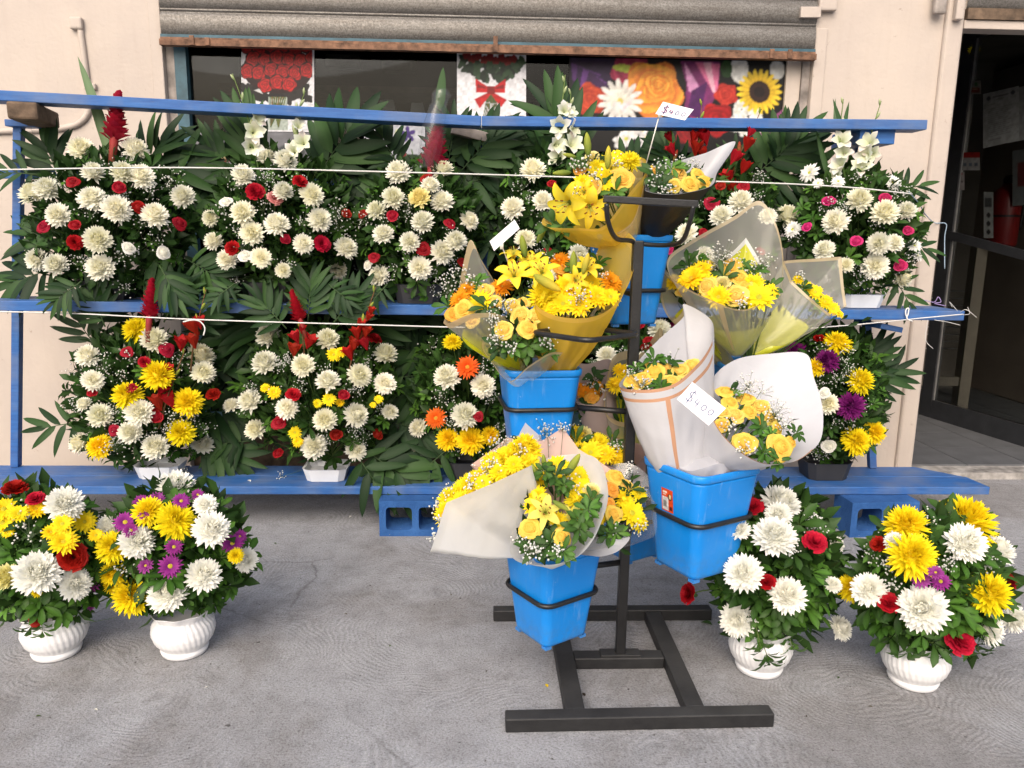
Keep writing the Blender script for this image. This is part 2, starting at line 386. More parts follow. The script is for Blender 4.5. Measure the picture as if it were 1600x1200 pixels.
# right-hand raised bands beside the window
for xa, xb, yy in ((XR, XR+.075, .012),):
    m_ = MB(); m_.box((xa, WY-yy, -.05), (xb, WY, 2.86)); bevel(part('window_surround', m_, M['wall']), .006)
m_ = MB(); m_.box((XL-.07, WY-.010, -.05), (XL, WY, 3.9)); bevel(part('window_surround', m_, M['wall']), .006)
# cornice stub above the right of the shutter
pz = PY(1262, 18, WY-.03)
m_ = MB(); m_.beam(PY(1252, 10, WY-.05), PY(1284, 10, WY-.05), .05, .062); bevel(part('beam_end', m_, M['wall']), .004)
m_ = MB(); m_.beam(PY(1284, -40, WY-.045), PY(1312, -40, WY-.045), .045, .2); bevel(part('beam_end', m_, M['wall']), .01)
# shop interior: one dark room behind window and door
m_ = MB()
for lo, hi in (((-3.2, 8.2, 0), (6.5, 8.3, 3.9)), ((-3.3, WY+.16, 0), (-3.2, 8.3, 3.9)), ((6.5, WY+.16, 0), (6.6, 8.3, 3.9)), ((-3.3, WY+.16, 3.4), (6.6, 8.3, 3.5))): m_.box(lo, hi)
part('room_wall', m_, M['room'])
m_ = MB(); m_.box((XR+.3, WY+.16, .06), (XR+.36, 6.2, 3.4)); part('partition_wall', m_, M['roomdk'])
m_ = MB(); m_.box((XP, WY, 2.9), (9, WY+.16, 3.9)); part('lintel', m_, M['wall'])
m_ = MB(); m_.box((5.25, WY, -.05), (9, WY+.16, 2.9)); part('wall', m_, M['wall'])
# raised shop floor with tiles
tile = simple('grey_floor_tile', (.10, .103, .11), .45, 0, .4, .2, 6, .1, 40)
m_ = MB(); m_.box((-3.2, WY-.04, -.02), (6.5, 8.25, .048)); fl = part('floor', m_, simple('worn_step_cement', (.27, .255, .24), .85, 0, .2, .5, 12, .6, 60))
tx = MB(); tx.box((-.222, -.222, 0), (.222, .222, .012)); tme = tx.mesh('floor_tile', tile, False)
for i in range(6):
    for j in range(6):
        o = obj('floor_tile', tme, fl, (XP-.3+i*.45+.1, .34+j*.45, .048))
        o.rotation_euler.z = 0
# roller shutter
zb = PY(760, 84, WY).z
sh = MB(); sh.box((XL+.004, WY-.060, zb-.004), (XR-.004, WY-.012, zb+.030))
sh.box((XL+.004, WY-.040, zb+.0305), (XR-.004, WY-.02, zb+.045))
shut = part('roller_shutter', sh, M['rust'])
for xx, hh in ((PY(306, 70, WY).x, .05), (PY(330, 70, WY).x, .04), (PY(774, 70, WY).x, .085), (PY(1200, 88, WY).x, .05), (PY(1228, 88, WY).x, .05)):
    m_ = MB(); m_.box((xx-.013, WY-.070, zb-.002), (xx+.013, WY-.061, zb+hh)); b_ = part('lock_tab', m_, M['rust'], shut)
m_ = MB(); m_.box((XL+.004, WY-.036, zb+.0455), (XR-.004, WY-.018, zb+.062)); part('blue_strip', m_, M['teal'], shut)
prof = [(-.004, 0), (-.012, .012), (-.017, .035), (-.019, .060), (-.017, .085), (-.012, .108), (-.005, .122), (-.001, .127), (-.001, .131), (-.007, .135), (-.008, .142), (-.004, .148)]
slat = MB(); rows = []
for (dy, dz) in prof: rows.append([slat.vert((XL+.006, dy, dz)), slat.vert((XR-.006, dy, dz))])
for a, b in zip(rows, rows[1:]): slat.face(a[0], a[1], b[1], b[0])
sme = slat.mesh('slat', M['galv'], True)
for k in range(6): obj('slat', sme, shut, (0, -.012, zb+.0625+k*.148))
# window frame, pane
def wbox(name, lo, hi, mat, parent=shop): m_ = MB(); m_.box(lo, hi); return part(name, m_, mat, parent)
wf = wbox('window_frame', (XL+.002, WY+.035, .35), (XL+.05, WY+.16, 2.94), M['jamb'])
wbox('frame_post', (XL+.051, WY+.03, .35), (XL+.12, WY+.12, 2.94), M['teal'], wf)
wbox('frame_post', (XR-.05, WY+.03, .35), (XR-.002, WY+.12, 2.94), M['jamb'], wf)
wbox('frame_post', (XR-.14, WY+.05, .35), (XR-.051, WY+.12, 2.94), M['wall'], wf)
wbox('frame_rail', (XL+.121, WY+.045, .35), (XR-.141, WY+.10, .43), M['teal'], wf)
wbox('sill_wall', (XL, WY+.05, -.05), (XR, WY+.16, .349), M['wood'])
wbox('pane', (XL+.12, WY+.08, .43), (XR-.14, WY+.086, 2.94), M['glass'], wf)
# display shelf and goods inside the window, seen dimly through the glass
wbox('inner_shelf', (XL+.15, WY+.5, 2.52), (XR-.2, WY+.9, 2.56), M['wood'])
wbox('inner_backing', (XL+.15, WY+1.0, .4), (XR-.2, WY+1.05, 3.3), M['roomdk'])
# conduit on the wall
m_ = MB()
pth = [PY(124, 45, WY-.02), PY(130, 90, WY-.022), PY(137, 150, WY-.022), PY(136, 175, WY-.022), PY(122, 192, WY-.022), PY(95, 200, WY-.022), PY(50, 203, WY-.022), PY(-40, 206, WY-.022)]
m_.tube(catmull([p + Vector((0, .012, 0)) for p in pth], 36, False), .018, 10); part('conduit', m_, M['wall'], smooth=True)
for (cx_, cy_) in ((143, 136), (45, 203)):
    p = PY(cx_, cy_, WY); m_ = MB(); m_.box((p.x-.035, WY-.03, p.z-.018), (p.x+.035, WY-.0, p.z+.018)); bevel(part('pipe_clamp', m_, M['wall']), .008)
m_ = MB(); p = PY(124, 42, WY); m_.box((p.x-.045, WY-.035, p.z-.02), (p.x+.03, WY, p.z+.05)); bevel(part('pipe_clamp', m_, M['wall']), .012)
# second shutter over the doorway
zb2 = PY(1550, 47, WY).z
m_ = MB(); m_.box((XP+.004, WY-.02, zb2-.0), (6, WY+.10, zb2+.05)); bevel(part('door_head', m_, M['wall']), .004)
sh2 = MB(); sh2.box((XP+.01, WY-.035, zb2+.052), (6, WY+.0, zb2+.115)); shut2 = part('roller_shutter', sh2, M['wood'])
sl2 = MB(); rows = []
for (dy, dz) in prof: rows.append([sl2.vert((XP+.012, dy, dz)), sl2.vert((6, dy, dz))])
for a, b in zip(rows, rows[1:]): sl2.face(a[0], a[1], b[1], b[0])
sme2 = sl2.mesh('slat', M['galv'], True)
for k in range(4): obj('slat', sme2, shut2, (0, 0, zb2+.116+k*.148))
p = PY(1466, 10, WY-.03); m_ = MB(); m_.box((p.x-.04, WY-.07, p.z-.05), (p.x+.035, WY-.031, p.z+.2)); bevel(part('shutter_bracket', m_, M['jamb']), .012)
p = PY(1492, 28, WY-.03); m_ = MB(); m_.box((p.x-.02, WY-.075, p.z-.02), (p.x+.03, WY-.031, p.z+.25)); bevel(part('shutter_bracket', m_, M['wall']), .008)

# ------------------------------------------------------------------ glazed door leaf standing open inside
F0 = PZ(1442, 648, .06); F1 = PZ(1600, 697, .06); dv = (F1-F0); dv.z = 0; dn = dv.normalized(); L_ = dv.length*1.5
DN = Vector((dn.y, -dn.x, 0))                   # towards the camera side
if DN.dot(CAM-F0) < 0: DN = -DN
def onDoor(px, py, off=0.):
    d = ray(px, py); P0 = F0 + DN*off; return CAM + d*((P0-CAM).dot(DN)/d.dot(DN))
door = empty('glass_door', F0, 'dark framed glass door leaf standing open inside the doorway', 'door')
DH = onDoor(1503, 48).z
ang = math.atan2(dn.y, dn.x)
def dpart(name, a, b, z0, z1, t, mat):
    m_ = MB(); m_.box((a, -t/2, z0), (b, t/2, z1)); o = obj(name, m_.mesh(name, mat, False), door); o.rotation_euler.z = ang; return o
dpart('stile', -.02, .11, -.06, DH, .05, M['dkframe'])
dpart('stile', L_-.1, L_, -.06, DH, .05, M['dkframe'])
dpart('bottom_rail', .112, L_-.102, -.02, .16, .048, M['dkframe'])
dpart('top_rail', .112, L_-.102, DH-.16, DH, .048, M['dkframe'])
dpart('pane', .112, L_-.102, .162, DH-.162, .008, M['glass'])
dpart('trim', .112, .122, .162, DH-.162, .03, M['silver'])
m_ = MB(); a = onDoor(1472, 358, .03)-F0; b = onDoor(1640, 402, .03)-F0
m_.beam(a, b, .03, .07, up=(0, 0, 1)); obj('push_bar', m_.mesh('push_bar', M['dkframe'], False), door)
# things seen through the door glass
ext = empty('fire_extinguisher', PY(1562, 385, 6.75), 'red fire extinguisher hanging behind the glass door', 'fire extinguisher')
k_ = 6.75/FPX*.86
m_ = MB(); m_.lathe([(0, 0), (24*k_, 0), (26*k_, 6*k_), (26*k_, 82*k_), (22*k_, 96*k_), (10*k_, 106*k_), (7*k_, 112*k_), (0, 112*k_)], 24); obj('cylinder', m_.mesh('cylinder', M['red']), ext)
m_ = MB(); m_.lathe([(0, 112*k_), (8*k_, 112*k_), (8*k_, 122*k_), (0, 122*k_)], 12); m_.box((-3*k_, -22*k_, 122*k_), (3*k_, 6*k_, 126*k_)); obj('valve', m_.mesh('valve', M['black'], False), ext)
m_ = MB(); m_.tube(catmull([(0, -4*k_, 118*k_), (24*k_, -8*k_, 116*k_), (31*k_, -6*k_, 80*k_), (30*k_, -4*k_, 30*k_)], 16, False), 3*k_, 6); obj('hose', m_.mesh('hose', M['black']), ext)
m_ = MB(); m_.lathe([(26.6*k_, 52*k_), (26.6*k_, 56*k_)], 24, cap=False); obj('strap', m_.mesh('strap', M['black']), ext)
# ------------------------------------------------------------------ flat prints (posters, notices): colours painted on a fine grid
class Img:
    def __init__(s, w, h, bg=(1, 1, 1)):
        s.w, s.h = w, h; s.a = np.zeros((h, w, 3)); s.a[:] = lin(bg); s.Y, s.X = np.mgrid[0:h, 0:w].astype(float)
        s.nz = np.kron(rs.rand(h//6+2, w//6+2), np.ones((6, 6)))[:h, :w]
    def put(s, mask, c): s.a[mask] = c if isinstance(c, np.ndarray) and c.ndim > 1 else lin(c)
    def poly(s, pts, c):
        m = np.zeros((s.h, s.w), bool); n = len(pts)
        for i in range(n):
            x0, y0 = pts[i]; x1, y1 = pts[(i+1) % n]
            if y0 == y1: continue
            cnd = ((y0 > s.Y) != (y1 > s.Y)) & (s.X < (x1-x0)*(s.Y-y0)/(y1-y0)+x0); m ^= cnd
        s.put(m, c); return m
    def ell(s, cx, cy, rx, ry, c, rot=0):
        ca, sa = math.cos(rot), math.sin(rot); dx, dy = s.X-cx, s.Y-cy
        m = ((dx*ca+dy*sa)/rx)**2 + ((-dx*sa+dy*ca)/ry)**2 < 1; s.put(m, c); return m
    def flower(s, cx, cy, r, n, c1, c2, core=0, cc=None, rot=0, sharp=.35):
        dx, dy = s.X-cx, s.Y-cy; rr = np.hypot(dx, dy); th = np.arctan2(dy, dx)+rot
        edge = r*(1-sharp+sharp*np.abs(np.cos(n*th/2))); m = rr < edge
        t = np.clip(rr/r, 0, 1)[..., None]; sh = (.75+.25*np.abs(np.cos(n*th/2)))[..., None]
        cc_ = (np.array(lin(c1))*(1-t)+np.array(lin(c2))*t)*sh
        s.a[m] = cc_[m]
        if core: s.ell(cx, cy, core, core, cc)
    def rose(s, cx, cy, r, c1, c2, k=7.):
        k = max(2.2, min(k, 4.2)); dx, dy = s.X-cx, s.Y-cy; rr = np.hypot(dx, dy*1.05)/r; th = np.arctan2(dy, dx)+cx
        m = rr < (.9+.1*np.cos(5*th+cx)); fr = (rr**.8*k - th/(2*PI) + .16*np.sin(3*th+rr*5+cx)) % 1.; v = (fr**.8)[..., None]
        v = v*(.75+.25*np.cos(th*2.5+rr*9))[..., None]
        cc_ = np.array(lin(c1))*v+np.array(lin(c2))*(1-v); s.a[m] = cc_[m]
def sheet(name, im, TL, TR, BR, BL, label, cat, mat=None, parent=None, group=None):
    """a printed sheet through four points of the place"""
    TL, TR, BR, BL = [np.array(p) for p in (TL, TR, BR, BL)]
    A = np.pad(im.a, ((1, 1), (1, 1), (0, 0)), 'edge'); A = (A[1:-1, 1:-1]*2+A[:-2, 1:-1]+A[2:, 1:-1]+A[1:-1, :-2]+A[1:-1, 2:])/6
    g = rs.rand(im.h//4+2, im.w//4+2); g = np.kron(g, np.ones((4, 4)))[:im.h, :im.w]; g = (g+np.roll(g, 2, 0)+np.roll(g, 2, 1)+np.roll(g, (1, 1), (0, 1)))/4
    im.a = A*(.78+.40*g+.10*(rs.rand(im.h, im.w)-.5))[..., None]
    org = (TL+TR+BR+BL)/4
    h, w_ = im.h, im.w
    u = np.linspace(0, 1, w_+1)[None, :, None]; v = np.linspace(0, 1, h+1)[:, None, None]
    P = ((TL*(1-u)+TR*u)*(1-v) + (BL*(1-u)+BR*u)*v).reshape(-1, 3) - org
    idx = np.arange((h+1)*(w_+1)).reshape(h+1, w_+1)
    F = np.stack([idx[1:, :-1], idx[1:, 1:], idx[:-1, 1:], idx[:-1, :-1]], -1).reshape(-1, 4)
    C = np.pad(im.a, ((0, 1), (0, 1), (0, 0)), 'edge').reshape(-1, 3)*.74
    o = obj(name, npmesh(name, P, F, C, mat or M['print'], False), parent, tuple(org)); tag(o, label, cat, group); return o
PYW = WY+.074
def rect(x0, y0, x1, y1, Y): return PY(x0, y0, Y), PY(x1, y0+(x1-x0)*.018, Y), PY(x1, y1+(x1-x0)*.012, Y), PY(x0, y1, Y)
# banner of mixed blooms, 345 x 145 photo pixels
im = Img(230, 97, (.06, .05, .05)); s_ = 2/3
def B(x, y): return (x-888)*s_, (y-92)*s_
im.poly([B(890, 92), B(960, 92), B(955, 125), B(925, 150), B(895, 160)], (.16, .08, .22))
for q in range(4): im.poly([B(892+q*9, 100+q*4), B(940+q*4, 118+q*6), B(905+q*8, 130+q*6), B(893+q*6, 126+q*5)], [(.33, .17, .42), (.2, .1, .27), (.4, .22, .5), (.24, .12, .3)][q])
im.rose(*B(985, 108), 34*s_, (.75, .25, .38), (.55, .12, .25), 3)
im.ell(*B(975, 107), 19*s_, 6*s_, (.72, .78, .3), .1)
im.rose(*B(920, 155), 28*s_, (.86, .33, .18), (.6, .16, .1), 5)
im.rose(*B(1018, 140), 52*s_, (.97, .72, .25), (.87, .45, .2), 4); im.rose(*B(1028, 132), 26*s_, (.97, .75, .3), (.85, .4, .12), 5)
im.flower(*B(968, 158), 36*s_, 15, (.9, .88, .8), (.95, .93, .92), 5*s_, (.8, .75, .4), 0, .4)
for q in range(14): im.ell(*B(950+rs.rand()*36, 140+rs.rand()*40), 8*s_, 3*s_, (.86+rs.rand()*.1, .83+rs.rand()*.1, .80+rs.rand()*.1), rs.rand()*3)
im.poly([B(1062, 94), B(1125, 94), B(1122, 140), B(1112, 160), B(1090, 190), B(1068, 175), B(1072, 130)], (.48, .17, .4))
im.poly([B(1068, 95), B(1090, 130), B(1098, 150), B(1075, 140)], (.86, .6, .78)); im.poly([B(1085, 95), B(1124, 97), B(1120, 150), B(1100, 120)], (.88, .45, .62))
im.poly([B(1080, 140), B(1105, 125), B(1092, 185), B(1072, 175)], (.3, .1, .34)); im.poly([B(1098, 96), B(1110, 96), B(1119, 148), B(1112, 140)], (.95, .72, .8))
im.rose(*B(1134, 145), 20*s_, (.85, .27, .2), (.62, .12, .1), 4); im.rose(*B(1120, 185), 30*s_, (.75, .1, .12), (.5, .04, .06), 5); im.rose(*B(1078, 205), 26*s_, (.7, .1, .12), (.4, .04, .05), 5)
for q in range(26): im.flower(*B(1145+rs.rand()*40, 160+rs.rand()*50), 8*s_, 4, (.88, .88, .8), (.96, .96, .96), 0, None, rs.rand()*3)
im.ell(*B(1155, 105), 14*s_, 22*s_, (.9, .9, .88)); im.ell(*B(1215, 105), 12*s_, 15*s_, (.85, .85, .83)); im.ell(*B(1135, 105), 9*s_, 14*s_, (.15, .28, .12))
im.flower(*B(1187, 140), 36*s_, 21, (.85, .6, .1), (.98, .85, .22), 17*s_, (.2, .12, .08), 0, .28); im.ell(*B(1187, 140), 9*s_, 9*s_, (.12, .07, .05))
im.poly([B(1214, 175), B(1226, 165), B(1228, 215), B(1205, 220)], (.58, .3, .5)); im.ell(*B(1195, 215), 18*s_, 12*s_, (.6, .33, .52))
for q in range(10): im.flower(*B(960+rs.rand()*60, 200+rs.rand()*28), 12*s_, 5, (.85, .83, .8), (.95, .95, .95), 2, (.8, .8, .3), rs.rand()*3)
im.ell(*B(1030, 215), 22*s_, 14*s_, (.12, .2, .1), .4)
sheet('banner_print', im, *rect(889, 90, 1232, 236, PYW), 'long printed banner of roses, lilies and a sunflower inside the window', 'banner')
# poster: red roses in a glass vase
im = Img(171, 195, (.86, .86, .88))
for q in range(30): im.ell(8+rs.rand()*152, 96+rs.rand()*26, 17, 8, [(.07, .07, .07), (.04, .05, .04), (.13, .12, .12)][q % 3], rs.rand()*3)
im.ell(85, 58, 82, 52, (.12, .02, .03))
im.poly([(64, 118), (107, 118), (110, 192), (62, 192)], (.66, .70, .66))
for q in range(14): im.poly([(66+q*2.8, 118), (68.6+q*2.8, 118), (70+((q*7) % 14)*2.6, 186), (67.4+((q*7) % 14)*2.6, 186)], (.24+.1*(q % 3), .33+.05*(q % 2), .17))
for q in range(24):
    x, y = 14+(q % 6)*28+(14 if (q//6) % 2 else 0), 8+(q//6)*27+4*math.sin(q*2.1)
    if q >= 18 and (x < 40 or x > 135): continue
    im.ell(x, y, 19, 18, (.22, .01, .02)); im.rose(x, y, 18, (.86, .10, .11), (.36, .015, .03), 3.4)
im.poly([(30, 104), (51, 112), (42, 100)], (.8, .8, .8)); im.a[:, 167:] = lin((.86, .86, .88))
sheet('rose_poster', im, *rect(377, 66, 491, 205, PYW-.004), 'poster of red roses in a glass vase', 'poster')
# poster: bouquet tied with a red bow
im = Img(107, 124, (.90, .90, .92))
for q in range(90):
    t = rs.rand()*PI; r = rs.rand()**.5*46; x, y = 53+r*math.cos(t)*1.05, 8+r*math.sin(t)*.75
    im.ell(x, y, 8, 4, [(.10, .20, .12), (.16, .28, .16), (.06, .13, .08), (.2, .3, .2)][q % 4], rs.rand()*3)
for q in range(9): im.rose(15+q*9, 4+(q*5 % 9), 7, (.6, .07, .08), (.3, .02, .03), 5)
for q in range(9): im.poly([(47+q*1.2, 58), (49+q*1.2, 58), (38+q*4, 118), (36.5+q*4, 118)], (.22+.06*(q % 3), .32, .16))
R1, R2 = (.72, .08, .10), (.5, .04, .06)
im.poly([(50, 52), (28, 38), (30, 60), (50, 60)], R1); im.poly([(55, 52), (76, 38), (74, 60), (55, 60)], R1); im.poly([(50, 54), (31, 46), (32, 52)], R2); im.poly([(55, 54), (73, 46), (72, 53)], R2)
im.poly([(50, 58), (27, 70), (35, 84), (52, 62)], R1); im.poly([(55, 58), (77, 70), (68, 82), (53, 62)], R1); im.poly([(47, 50), (58, 50), (59, 62), (46, 62)], R2)
sheet('bow_poster', im, *rect(714, 82, 822, 210, PYW-.004), 'white poster of a bouquet tied with a red bow', 'poster')
# poster: irises, low in the window
im = Img(100, 70, (.72, .73, .76))
for q in range(8): im.poly([(20+q*9, 70), (24+q*9, 70), (30+q*7, 30+(q*13 % 20)), (28+q*7, 30+(q*13 % 20))], (.3, .42, .2))
im.flower(72, 18, 13, 5, (.2, .12, .4), (.3, .2, .5), 0, None, .4, .7); im.flower(30, 34, 8, 5, (.12, .12, .25), (.2, .2, .4), 0, None, .2, .7); im.ell(54, 26, 5, 16, (.75, .78, .6)); im.ell(62, 50, 8, 8, (.5, .1, .12)); im.ell(12, 46, 5, 10, (.7, .7, .4)); im.ell(38, 58, 14, 9, (.12, .2, .12)); im.ell(80, 58, 18, 10, (.14, .24, .12))
sheet('iris_poster', im, *rect(569, 190, 664, 262, PYW-.004), 'pale poster with purple irises low in the window', 'poster')
im = Img(80, 60, (.55, .55, .57))
for q in range(9): im.ell(30+rs.rand()*45, 25+rs.rand()*35, 9, 5, [(.45, .12, .1), (.2, .25, .15), (.6, .55, .4)][q % 3], rs.rand()*3)
sheet('leaf_poster', im, *rect(300, 206, 380, 270, PYW-.004), 'grey poster with dark red blooms in the left corner of the window', 'poster')
im = Img(40, 40, (.45, .45, .47)); im.ell(20, 22, 12, 9, (.28, .3, .3))
sheet('price_sheet', im, *rect(418, 206, 492, 262, PYW-.002), 'plain pale sheet under the rose poster', 'poster')
# pale goods deep in the window
for k, (x0, y0, x1, y1) in enumerate(((590, 155, 618, 172), (640, 160, 664, 178), (508, 84, 560, 104), (596, 92, 650, 110))):
    a = PY(x0, y0, WY+.62); b = PY(x1, y1, WY+.62)
    o = obj('carton', MB().mesh('carton', M['card'])) if False else None
    m_ = MB(); h_ = a.z-b.z; w2 = (b.x-a.x)/2; t_ = .72 if k < 2 else 1.
    B8 = [(-w2, 0, 0), (w2, 0, 0), (w2, .1, 0), (-w2, .1, 0), (-w2*t_, .01, h_), (w2*t_, .01, h_), (w2*t_, .09, h_), (-w2*t_, .09, h_)]
    ii = [m_.vert(p) for p in B8]
    for q in ((0,3,2,1),(4,5,6,7),(0,1,5,4),(1,2,6,5),(2,3,7,6),(3,0,4,7)): m_.face(*[ii[j] for j in q])
    o = obj('paper_carton', m_.mesh('paper_carton', M['jamb'] if k > 1 else M['card'], False), None, ((a.x+b.x)/2, WY+.62, b.z))
    tag(o, ['small white tapered carton behind the glass left of the wrapped ginger flower', 'small grey carton behind the glass beside the wrapped ginger flower',
            'dim box on the inner shelf right of the rose poster', 'second dim box on the inner shelf, nearer the bow poster'][k], 'carton')
# notices on the door glass
def notice(x0, y0, x1, y1, dy, im, name, label, off=.012):
    sheet(name, im, onDoor(x0, y0, off), onDoor(x1, y0+dy, off), onDoor(x1, y1+dy, off), onDoor(x0, y1, off), label, 'notice')
im = Img(56, 84, (.52, .53, .53))
im.ell(9, 9, 3.5, 3.5, (.2, .22, .25)); im.ell(47, 8, 3.5, 3.5, (.2, .22, .25)); im.a[8:10, 16:41] = lin((.3, .3, .32)); im.a[13:14, 22:34] = lin((.33,)*3); im.a[19:20, 8:20] = lin((.33,)*3)
for q in range(15):
    y = 26+q*3
    if y < 72: im.a[y:y+1, 8:46-(q*7 % 12)] = lin((.38, .39, .40))
im.a[74:75, 8:30] = lin((.36,)*3)
notice(1536, 147, 1592, 232, -13, im, 'typed_notice', 'typed white notice taped to the door glass, in front of another sheet', .016)
im = Img(30, 80, (.46, .47, .47)); notice(1574, 140, 1603, 224, -6, im, 'paper_sheet', 'blank sheet half hidden behind the typed notice on the door')
im = Img(28, 22, (.52, .5, .47)); im.a[12:20, 2:26] = lin((.48, .2, .12)); im.ell(7, 6, 3, 3, (.3, .3, .3)); im.ell(20, 6, 3, 4, (.25, .4, .25)); im.a[14:15, 5:23] = lin((.75, .7, .6))
notice(1506, 126, 1533, 147, 0, im, 'door_sticker', 'small cream and orange sticker at the top of the door glass')
im = Img(30, 28, (.5, .5, .5)); im.a[:9] = lin((.45, .08, .07))
for q in range(3): im.ell(6+q*9, 19, 3, 3, (.25, .3, .35))
notice(1502, 238, 1531, 266, 0, im, 'door_sticker', 'red topped card sticker with three small emblems on the door glass')
im = Img(20, 30, (.55, .53, .53)); im.a[2:5, 3:17] = lin((.5, .15, .15))
for q in range(3): im.ell(4+q*6, 16, 1.6, 2, (.3, .3, .3))
im.a[23:24, 4:16] = lin((.4,)*3)
notice(1488, 269, 1507, 297, 0, im, 'door_sticker', 'lowest white sticker with small marks on the door glass')
im = Img(26, 60, (.42, .43, .43)); im.a[14:40, 9:26] = lin((.4, .07, .06))
a = [PY(x, y, 6.6) for x, y in ((1582, 236), (1606, 232), (1606, 320), (1582, 322))]
sheet('warning_board', im, *a, 'grey board with a red panel beside the extinguisher', 'sign')
im = Img(16, 60, (.75, .74, .72)); im.a[8:20, 2:14] = lin((.3,)*3)
for q in range(3): im.ell(8, 30+q*11, 3.2, 3.6, (.12,)*3)
a = [PY(x, y, 6.7-.16) for x, y in ((1537, 300), (1552, 300), (1552, 372), (1537, 372))]
lb = sheet('label', im, *[Vector(p) for p in a], None, None, parent=None); lb.parent = ext; lb.location = lb.location - ext.location
# timber post, shelves and boxes inside the doorway
ip = empty('timber_post', PZ(1505, 640, .06), 'beige timber post standing inside the shop behind the door glass', 'post')
m_ = MB(); m_.box((-.06, 0, 0), (.04, .1, 1.5)); obj('post', m_.mesh('post', M['beige'], False), ip)
m_ = MB(); m_.box((-.45, .02, .22), (-.062, .08, .3)); obj('crosspiece', m_.mesh('crosspiece', M['beige'], False), ip)
wr = empty('wire_rack', PZ(1470, 640, .06)+Vector((0, .5, 0)), 'dim wire rack standing behind the beige post', 'rack')
for k in range(9):
    m_ = MB(); m_.tube([(-.1, 0, .5+k*.07), (.45, 0, .5+k*.07)], .007, 5); obj('rung', m_.mesh('rung', M['silver']), wr)
for k, x in enumerate((-.1, .45)):
    m_ = MB(); m_.box((x-.012, -.01, 0), (x+.012, .012, 1.15)); obj('upright', m_.mesh('upright', M['dkframe'], False), wr)
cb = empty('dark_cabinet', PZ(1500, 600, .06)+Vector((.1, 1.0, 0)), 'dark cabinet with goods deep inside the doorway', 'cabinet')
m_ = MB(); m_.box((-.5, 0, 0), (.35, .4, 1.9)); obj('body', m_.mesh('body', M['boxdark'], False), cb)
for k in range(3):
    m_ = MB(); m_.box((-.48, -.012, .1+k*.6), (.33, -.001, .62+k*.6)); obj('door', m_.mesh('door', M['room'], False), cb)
side = MB(); side.box((5.25, WY+.2, .06), (5.31, 8.2, 3.3)); part('inner_wall', side, simple('brown_inner_wall', (.27, .22, .185), .8, 0, .2, .2, 2))
p = PY(1522, 78, 6.5); yb = empty('yellow_flower_head', p, 'small yellow bloom hanging high in the dark doorway', 'flower')
exec_later = []      # filled after the flower meshes exist

# ------------------------------------------------------------------ display rack
RY = 4.02
rack = empty('display_rack', PY(760, 760, RY), 'blue painted timber display rack of three long planks and posts', 'rack')
ro = rack.location.copy()
def rpart(name, m_, mat=None, bev=.004):
    m_.v = [(x-ro.x, y-ro.y, z-ro.z) for x, y, z in m_.v]
    o = obj(name, m_.mesh(name, mat or M['blue'], False), rack)
    if bev: bevel(o, bev)
    return o
zt = .2455
def plank_prism(name, x0f, x1f, x0b, x1b, yf, yb, z1, th):
    m_ = MB(); q = [(x0f, yf), (x1f, yf), (x1b, yb), (x0b, yb)]
    lo = [m_.vert((x, y, z1-th)) for x, y in q]; hi = [m_.vert((x, y, z1)) for x, y in q]
    m_.face(*lo[::-1]); m_.face(*hi)
    for k in range(4): m_.face(lo[k], lo[(k+1) % 4], hi[(k+1) % 4], hi[k])
    return rpart(name, m_)
x1 = PY(1547, 762, RY).x
plank_prism('plank', -3.4, x1, -3.4, x1-.02, RY, RY+.19, zt, .045)
plank_prism('plank', -3.4, x1-.03, -3.4, x1-.22, RY+.195, RY+.385, zt-.001, .045)
a = PY(-30, 469.5, RY+.03); b = PY(1508, 486, RY+.03)
m_ = MB(); m_.beam(a, b, .30, .052); rpart('plank', m_)
a = PY(-30, 139, RY+.1); b = PY(752, 181, RY+.1); c = PY(1450, 187, RY+.1)
m_ = MB(); m_.beam(a, b, .14, .05); rpart('plank', m_)
m_ = MB(); m_.beam(b + (c-b)*.001, c, .14, .05); rpart('plank', m_)
a = PY(-30, 263, RY+.42); b = PY(1300, 300, RY+.42); m_ = MB(); m_.beam(a, b, .04, .05); rpart('back_rail', m_)
def post(pxt, pyt, pxb, pyb, Y, wpx=12, name='post'):
    a = PY(pxt, pyt, Y); b = PY(pxb, pyb, Y); b.z = zt+.001; h = wpx/2*px2m(a); m_ = MB()
    lo = [m_.vert((b.x+sx*h, b.y+sy*h, b.z)) for sx, sy in ((-1, -1), (1, -1), (1, 1), (-1, 1))]
    hi = [m_.vert((a.x+sx*h, a.y+sy*h, a.z)) for sx, sy in ((-1, -1), (1, -1), (1, 1), (-1, 1))]
    m_.face(*lo[::-1]); m_.face(*hi)
    for k in range(4): m_.face(lo[k], lo[(k+1) % 4], hi[(k+1) % 4], hi[k])
    return rpart(name, m_)
post(30, 180, 26, 735, RY+.36, 13); post(757, 200, 757, 735, RY+.40, 12); post(1342, 195, 1362, 735, RY+.36, 12)
m_ = MB(); a = PY(8, 157, RY+.04); m_.beam(a, a+Vector((.135, .03, -.0)), .36, .085); rpart('bracket', m_, M['wood'], .012)
m_ = MB(); a = PY(6, 186, RY+.3); m_.beam(a, a+Vector((.15, 0, 0)), .1, .035); rpart('bracket', m_)
m_ = MB(); a = PY(1345, 198, RY+.14); m_.beam(a, a+Vector((.19, 0, 0)), .34, .085); rpart('bracket', m_)
m_ = MB(); m_.beam(PY(708, 193, RY+.3), PY(822, 222, RY+.36), .05, .05); rpart('bracket', m_, M['jamb'])
m_ = MB(); m_.beam(PY(1378, 505, RY+.1), PY(1412, 512, RY+.12), .25, .03); rpart('bracket', m_)
